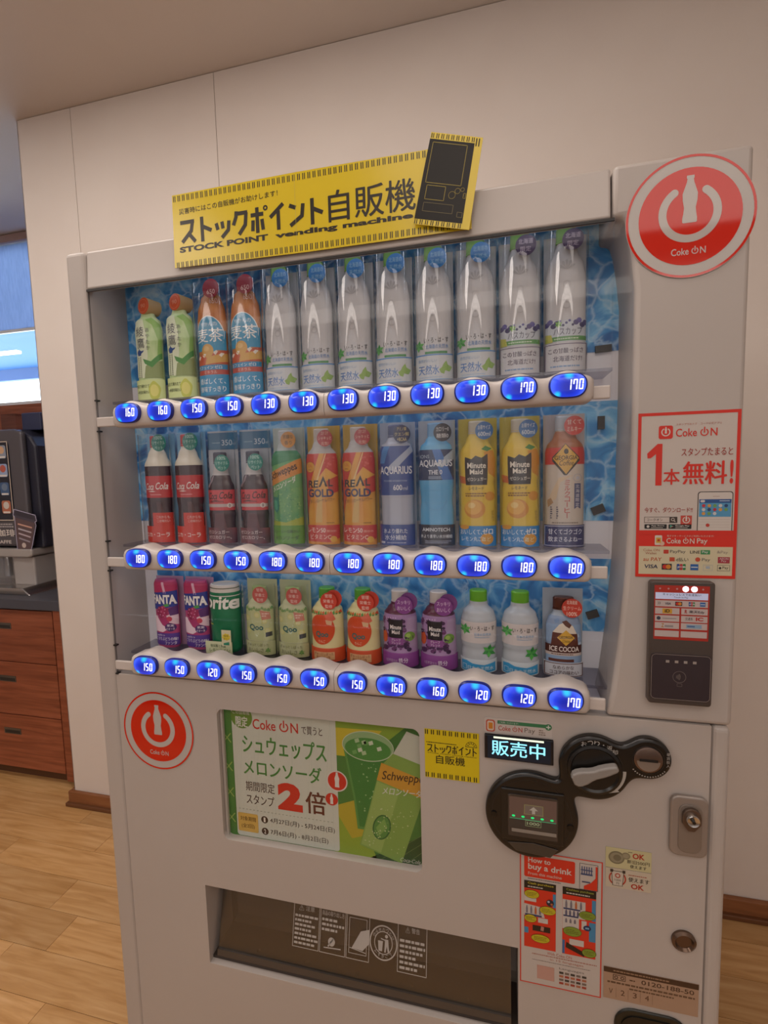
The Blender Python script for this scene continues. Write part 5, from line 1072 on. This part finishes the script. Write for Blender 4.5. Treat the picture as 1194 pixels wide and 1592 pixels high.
def d_geo(p):
    p.rect(-.031, .140, .031, .168, '#c8342a', 1); p.poly([(.0, .175), (.021, .152), (.022, .146), (.002, .122), (-.002, .122), (-.020, .146), (-.020, .152)], '#2a2018', 2); p.poly([(.0, .1735), (.0205, .150), (.001, .1235), (-.019, .150)], '#d8a83c', 2.3)
    p.text('GEORGIA', -.0165, .1475, .0185, .1545, '#2a2018', 2.8, .015); p.text('Coffee', -.010, .138, .012, .1465, '#2a2018', 2.8, 0, .2); p.disc(.001, .1615, .0035, '#2a2018', 2.8, .0045)
    p.vtext('ミルクコーヒー', .003, .115, .0092, '#c84038', 2, .008, 1.02); p.poly([(-.028, .075), (-.014, .082), (-.008, .11), (.012, .122), (-.010, .118), (-.020, .096)], '#d8c0a0', 1.4); p.poly([(-.026, .068), (-.018, .076), (-.022, .084), (-.027, .08)], '#b08a60', 1.5)
    p.poly([(.014, .065), (.019, .069), (.024, .065), (.024, .108), (.014, .108)], '#3f4a78', 1.8); p.vtext('北海道限定', .019, .1075, .0068, '#e0dce0', 2.3); p.ring(.019, .117, .006, .0068, '#a8a8b8', 1.8); p.disc(.019, .117, .003, '#c0c0cc', 1.9)
    for x in (-.021, -.012): p.greek(x-.0015, .048, x+.0015, .07, 6, '#54506a', 1.6)
    p.greek(-.02, .040, .026, .0435, 1, '#8a7a70', 1.6)
def c_geo(p): p.frame(-.0318, .002, .0318, .0365, .001, '#c8c8dc', 1); p.text('甘くてゴクゴク', -.026, .022, .027, .0315, '#dfe0ee', 1, .014); p.text('飲まさるよねー', -.026, .0095, .027, .0185, '#dfe0ee', 1, .014)
t = sample('milk_coffee_bottle', 'white and red milk coffee bottle sample with yellow diamond emblem', 'bottle', None, FINE, M('#cfc3b6', .35), .031, (.200, .221, .0155, M('#b9c0ca', .35)), d_geo, M('#bfb4b4', .5), .222, (.038, M('#262c66', .4), c_geo), bands=[(.168, .195, M('#a8643c', .3))], badges=[((.013, .2035, .0158, '#d0382c', ['甘くて', 'ミルキー'], '#f4d8cc'),)])
place(t, 1, (11,))

# ---- row three
def can_prof(R, H): return [(0, R*.86), (.004, R*.95), (.008, R), (H-.010, R), (H-.004, R*.93), (H-.001, R*.90), (H, R*.90)]
PUR = noisy('grape_soda', '#a8386c', '#c04c80', 20, .3)
def d_fanta(p):
    p.rect(-.027, .118, .027, .142, '#b83060', 1); p.poly([(-.002, .142), (.004, .142), (.008, .118), (.003, .118)], '#e0b0c4', 1.4); p.poly([(-.027, .082), (.027, .090), (.027, .124), (-.027, .118)], '#2a3a94', 1.6)
    p.text('FANTA', -.026, .094, .0265, .116, '#2a2a6a', 2.0, .09); p.text('FANTA', -.026, .095, .0265, .115, '#f0ece8', 2.4, .045)
    for i, (x, z) in enumerate(((-.008, .084), (0, .086), (.006, .082), (-.011, .077), (-.003, .077), (.004, .075), (-.006, .070), (.001, .069))): p.disc(x, z, .0056, ('#8a1c4a', '#b03464', '#9c2656')[i % 3], 2.6+i*.06, n=16); p.disc(x-.0015, z+.0015, .0014, '#d890b0', 3.2, n=8)
    p.poly([(.0, .092), (.010, .097), (.014, .091), (.006, .089)], '#4f9a4a', 2.6); p.poly([(-.027, .065), (-.018, .07), (-.004, .050), (.010, .042), (-.004, .034), (-.027, .036)], '#f0d4e0', 1.4); p.poly([(.010, .085), (.027, .092), (.027, .072), (.014, .070)], '#5a2a6c', 2); p.poly([(.006, .07), (.027, .078), (.027, .05), (.012, .055)], '#e0c0cc', 1.8); p.disc(.012, .063, .0055, '#c84058', 2.2)
    p.disc(.013, .045, .011, '#4a2468', 2.4, .009); p.text('果実', .006, .046, .020, .0515, '#f0e4ee', 3, .01); p.text('ピオーネ', .005, .039, .021, .044, '#f0e4ee', 3, .01)
    p.rect(-.027, .006, .027, .032, '#5a3a94', 1.5); p.text('しゅわっ', -.023, .025, .0, .030, '#f0e8f0', 2, .01); p.text('ごろりぶどうの味!', -.023, .016, .025, .0235, '#f0e8f0', 2, .012); p.text('ファンタ', .0, .007, .023, .0145, '#f0e8f0', 2, .012)
t = sample('grape_soda_can', 'slim purple grape soda can sample with white letters', 'can', 'purple soda can samples', can_prof(.0272, .146), PUR, .0272, None, d_fanta, M('#b98fae', .5), 0, None, cardh=.150)
place(t, 2, (0, 1), ('at the shelf end', 'next to the green can'))
SPG = noisy('green_can', '#0f6a44', '#14754c', 20, .3)
def d_sprite(p):
    p.text('Sprite', -.052, .084, .033, .121, '#eceae2', 2, .03, .12); p.greek(-.03, .058, -.017, .062, 1, '#c8c050', 2)
t = sample('green_soda_can', 'dark green soda can sample with white script and pale caption cards', 'can', None, can_prof(.0325, .134), SPG, .0325, None, d_sprite, None, 0)
MB().lathe([(.1335, .029), (.136, .0315), (.1405, .030), (.1415, .027), (.139, .0255), (.139, 0)], M('#d6cfc6', .35), 36, cap=False).build('can_lid', t, smooth=40)
MB().lathe([(.118, .0327), (.1335, .031)], M('#d6cfc6', .35), 36, cap=False).build('can_shoulder', t, smooth=40)
o = MB().box(-.034, .026, -.0365, -.0352, 0, .026, M('#cfd3ac', .4)).build('caption_card', t); p = PR(); p.text('強炭酸と刺激', -.023, .014, .012, .0205, '#3f5a34', 1, .008); p.text('レモンライム!', -.025, .004, .021, .0115, '#3f5a34', 1, .008); p.flat('caption_print', o, y=-.0365)
o = MB().box(.004, .025, -.0378, -.0366, .018, .051, M('#dcd3b0', .4)).build('picture_tag', t); p = PR(); p.poly(blob(.0145, .037, .009, .007, 8, .12), '#e0c83a', 1); p.text('強炭', .009, .037, .020, .0415, '#5a4a20', 1.6); p.text('ガツン', .008, .031, .021, .0355, '#5a4a20', 1.6); p.poly([(.008, .02), (.021, .02), (.021, .027), (.008, .024)], '#2f8a6a', 1); p.flat('tag_print', o, y=-.0378)
t.scale = (1, .75, 1); t.location = (SX[2]-.006, AX_Y+.002, SHELF[2]+.0002)
# juice bottles
QP = [(0, .031), (.004, .033), (.028, .0325), (.055, .0315), (.088, .0315), (.098, .030), (.108, .023), (.116, .0165), (.120, .0165)]
def d_qcard(p):
    p.rect(-.031, .030, .031, .096, '#c9cf98', 1)
    for i in range(11): leaf(p, -.028+i*.0056, .094+.002*math.sin(i*2), .004, '#5f9a5a', '#8fb46a', 1.4)
    for x, z in ((-.022, .075), (.014, .07), (-.02, .05), (.02, .05), (.0, .082)): p.disc(x, z, .006, '#d4d488', 1.8); p.disc(x, z, .004, '#e0dca0', 2)
    p.text('Qoo', -.017, .049, .012, .063, '#1f6a6a', 2.6, .03); p.poly([(.006, .092), (.024, .088), (.026, .074), (.010, .072)], '#d88a74', 2.4); p.greek(.010, .078, .023, .087, 2, '#f0d0c0', 2.8); p.poly([(.016, .037), (.027, .039), (.027, .048), (.016, .046)], '#2a3438', 2.4)
t = sample('pale_juice_bottle', 'pale yellow green juice bottle sample standing in a tall card', 'bottle', 'pale juice samples in cards', [(0, .028), (.004, .0295), (.096, .0295), (.106, .022), (.116, .0155), (.120, .0155)], M('#cdd0a4', .4), .0295, (.121, .138, .0155, M('#a9c078', .4)), d_qcard, M('#b9bf96', .5), .146, None, cardh=.150, badges=[((.010, .124, .0165, '#cf5048', ['管理', '栄養士', '監修'], '#f4d0c4'), dict(hs=.25))])
c = strip(None, .0333, .028, M('#c4c894', .4), 'caption_strip', t); p = PR(); p.text('ぎゅっとしぼった', -.025, .018, .022, .024, '#6a6e3c', 1, .008); p.text('おいしさ', -.022, .006, .012, .0145, '#6a6e3c', 1, .01); leaf(p, .020, .010, .006, '#5f9a4a', '#8fb45a', 1.4); wrap_print(p, 'caption_print', c, [(0, .0333), (.03, .0333)], .0333, .0002)
place(t, 2, (3, 4), ('beside the green can', 'beside the apple juice'))
def d_qoo(p):
    for i in range(13): p.poly([(-.031+i*.0048, .096), (-.031+i*.0048+.004, .100), (-.031+i*.0048+.0046, .093)], ('#d8502c', '#5f9a4a', '#d88a3c')[i % 3], 1.4); p.disc(-.029+i*.0048, .0935, .0016, '#4f8f4a', 1.8, n=8)
    p.disc(-.004, .064, .0245, '#cf4a1c', 1.2, .030); p.poly([(.002, .092), (.017, .097), (.022, .083), (.010, .076)], '#d86a50', 2.2); p.poly([(.004, .083), (.016, .080), (.015, .072), (.006, .074)], '#d8b088', 2.4)
    p.text('Qoo', -.016, .047, .009, .060, '#1f6a6a', 2.6, .03); p.text('りんご', -.010, .038, .003, .0435, '#f0d0b0', 2.6)
QB = noisy('apple_juice', '#d0c48c', '#dccf9c', 12, .35)
t = sample('apple_juice_bottle', 'squat orange labelled apple juice bottle sample with green cap', 'bottle', 'orange labelled juice samples', QP, QB, .0315, (.121, .141, .0160, M('#56a83c', .35)), d_qoo, None, 0, None, badges=[((.020, .1235, .0165, '#c83a24', [''], '#f0c8b8'), dict(y=-.022)), ((.012, .1195, .0165, '#cf3e28', ['管理', '栄養士', '監修'], '#f4d0c4'), dict(y=-.030, hs=.25))])
c = MB().lathe([(0, .0350), (.026, .0345), (.027, .0335), (0, .0335), (0, .035)], M('#cc4f28', .4), 24, cap=False, a0=-math.radians(95), a1=math.radians(95)).build('caption_strip', t, smooth=40)
p = PR(); p.rect(-.022, .005, .020, .020, '#d8a878', 1); p.text('ぎゅっとしぼった', -.020, .0135, .018, .019, '#8a3c20', 2, .006); p.text('おいしさ', -.016, .006, .012, .0125, '#8a3c20', 2, .01); wrap_print(p, 'caption_print', c, [(0, .035), (.027, .0345)], .035, .0003)
place(t, 2, (5, 6), flat=.8, where=('by the pale juice', 'by the grape juice'))
def d_grape(p):
    rr = random.Random(4); p.poly([(.010, .05), (.0315, .03), (.0315, .095), (.018, .092)], '#a98fb0', 1)
    for i in range(60):
        x = -.030+rr.random()*.052; z = .032+rr.random()*.060
        if -.016 < x < .009 and .05 < z < .085: continue
        if x > .012 and z > .06: continue
        p.disc(x, z, .002+rr.random()*.003, rr.choice(('#4a2450', '#6a3468', '#3a1c44', '#7c4a80')), 1.2+i*.02, n=12)
    p.disc(-.026, .056, .006, '#c8542c', 2, .012); p.disc(.020, .058, .0085, '#6f9a3c', 2.1, .009); p.disc(.018, .060, .004, '#9cbc5c', 2.4)
    p.rect(-.017, .052, .009, .090, '#1e181f', 2.5); p.text('Minute', -.014, .072, .0065, .080, '#e8e0dc', 3, .02); p.text('Maid', -.011, .063, .0035, .070, '#e8e0dc', 3, .02); p.rect(-.018, .043, .010, .0555, '#8a4a8c', 2.9); p.text('グレープ', -.012, .0495, .005, .0545, '#f0e0ec', 3.4); p.text('ブレンド', -.012, .044, .005, .0485, '#f0e0ec', 3.4)
    for i in range(12): p.disc(-.030+i*.0024, .090+.003*math.sin(i*3), .0015, '#c8a8cc', 2, n=8)
GRP = noisy('grape_label', '#9a78a4', '#b08fb8', 15, .4)
t = sample('grape_juice_bottle', 'squat purple grape juice bottle sample with white cap', 'bottle', 'purple grape juice samples', QP, GRP, .0315, (.121, .141, .0160, M('#d6cec8', .4)), d_grape, None, 0, None, bands=[(.099, .119, M('#5a2038', .3))], badges=[((.020, .1235, .0165, '#7a3a80', [''], '#f0c8e8'), dict(y=-.022)), ((.012, .1175, .0165, '#84408c', ['スッキリ', 'おいしく'], '#e4c8e6'), dict(y=-.030, hs=.28))])
c = MB().lathe([(0, .0350), (.026, .0345), (.027, .0335), (0, .0335), (0, .035)], M('#8a4490', .4), 24, cap=False, a0=-math.radians(95), a1=math.radians(95)).build('caption_strip', t, smooth=40)
p = PR(); p.text('1日不足分の', -.024, .010, -.001, .0155, '#dcc0de', 1); p.text('鉄分', .001, .009, .018, .0185, '#f0e0f0', 1, .012); p.greek(-.012, .0035, .008, .0055, 1, '#b888bc', 1); wrap_print(p, 'caption_print', c, [(0, .035), (.027, .0345)], .035, .0003)
place(t, 2, (7, 8), flat=.8, where=('next to the apple juice', 'next to the short water'))
MINI = [(0, .029), (.004, .0312), (.03, .0312), (.042, .0295), (.05, .0312), (.092, .0315), (.106, .028), (.120, .0165), (.126, .016)]
def d_mini(p):
    leaf(p, -.022, .078, .0105, '#3f9a4a', '#5fb85a', 2); p.text('い・ろ・は・す', -.013, .077, .027, .0855, '#3a3638', 2, .006); p.text('日本の天然水', -.006, .0675, .022, .073, '#5a9ac8', 2); p.greek(-.006, .064, .022, .066, 1, '#8ab0d0', 2)
    leaf(p, .019, .040, .0125, '#2f8a3c', '#4fae4a', 2.4)
t = sample('small_water_bottle', 'short clear water bottle sample with bright green cap and leaf', 'bottle', 'short water samples', MINI, M('#b4b9bf', .22), .0315, (.1255, .146, .0155, M('#68b428', .35)), d_mini, None, 0, None, bands=[(.054, .092, M('#d0c8c6', .4))])
c = MB().lathe([(0, .0328), (.024, .0328), (.024, .0318), (0, .0318), (0, .0328)], M('#cdd6dc', .4), 24, cap=False, a0=-math.radians(80), a1=math.radians(80)).build('caption_strip', t, smooth=40)
p = PR(); p.poly([(-.029, .002), (.029, .002), (.029, .019), (.01, .015), (-.01, .017), (-.02, .021), (-.029, .020)], '#3a9cd0', 1); p.text('日本の天然水', -.018, .0055, .026, .0125, '#d8ecf6', 2, .012); p.frame(-.027, .005, -.020, .014, .0006, '#d8ecf6', 2); wrap_print(p, 'caption_print', c, [(0, .0328), (.024, .0328)], .0328, .0003)
place(t, 2, (9, 10), flat=.8, where=('by the grape juice', 'by the cocoa'))
def d_cocoa(p):
    p.rect(-.028, .060, .028, .092, '#8aa4c4', 1); p.poly([(-.018, .078), (-.008, .092), (.004, .098), (.014, .090), (.020, .076), (.0, .07)], '#e0d4c4', 1.6); p.poly([(-.004, .097), (.004, .1), (.012, .092), (.008, .086), (.002, .09)], '#5a2c1c', 2)
    rr = random.Random(8)
    for i in range(10): a = -.026+rr.random()*.05; b = .05+rr.random()*.045; p.poly([(a, b), (a+.006, b+.002), (a+.004, b+.008), (a-.003, b+.006)], rr.choice(('#7a96bc', '#b8cce0')), 1.3)
    p.poly([(-.018, .078), (.021, .076), (.024, .042), (-.022, .042)], '#5c2c1e', 1.9); p.poly([(.003, .083), (.017, .069), (.003, .055), (-.011, .069)], '#d8a83c', 2.4); p.text('GEORGIA', -.008, .0675, .014, .0725, '#2a2018', 2.8, .015); p.text('Cocoa', -.003, .061, .009, .066, '#2a2018', 2.8, 0, .2)
    p.rect(-.029, .042, .029, .056, '#4a2018', 2.2); p.text('ICE COCOA', -.0225, .0445, .024, .0535, '#ece0d8', 2.6, .02); p.rect(-.029, .037, .029, .042, '#c8b8b0', 2.2); p.greek(-.02, .038, .02, .041, 1, '#6a4a40', 2.6); p.rect(-.028, .024, .028, .037, '#8aa4c4', 1.2); p.rect(-.024, .026, .016, .031, '#5c2c1e', 1.6)
def c_cocoa(p): p.frame(-.0315, .001, .0315, .024, .0012, '#5a2c24', 1); p.text('なめらかな', -.018, .0135, .016, .020, '#4a2c28', 1, .008); p.text('ココアの味わい', -.023, .004, .024, .0115, '#4a2c28', 1, .008)
t = sample('cocoa_bottle_can', 'brown and blue iced cocoa bottle can sample with brown cap', 'can', None, [(0, .026), (.004, .029), (.088, .029), (.10, .026), (.112, .0165), (.118, .0165)], M('#8a9cb8', .3), .029, (.119, .138, .0175, M('#5a2c20', .3, .3)), d_cocoa, M('#a3adb9', .5), 0, (.025, M('#c9c9d0', .4), c_cocoa), bands=[(.106, .117, M('#a3adb9', .3))], cardh=.150, badges=[((.012, .1225, .0165, '#c83a24', ['北海道産', '生クリーム', '100%'], '#f4d0c0'), dict(hs=.25))])
place(t, 2, (11,))
bpy.data.objects.remove(tobj); bpy.data.curves.remove(tcur)
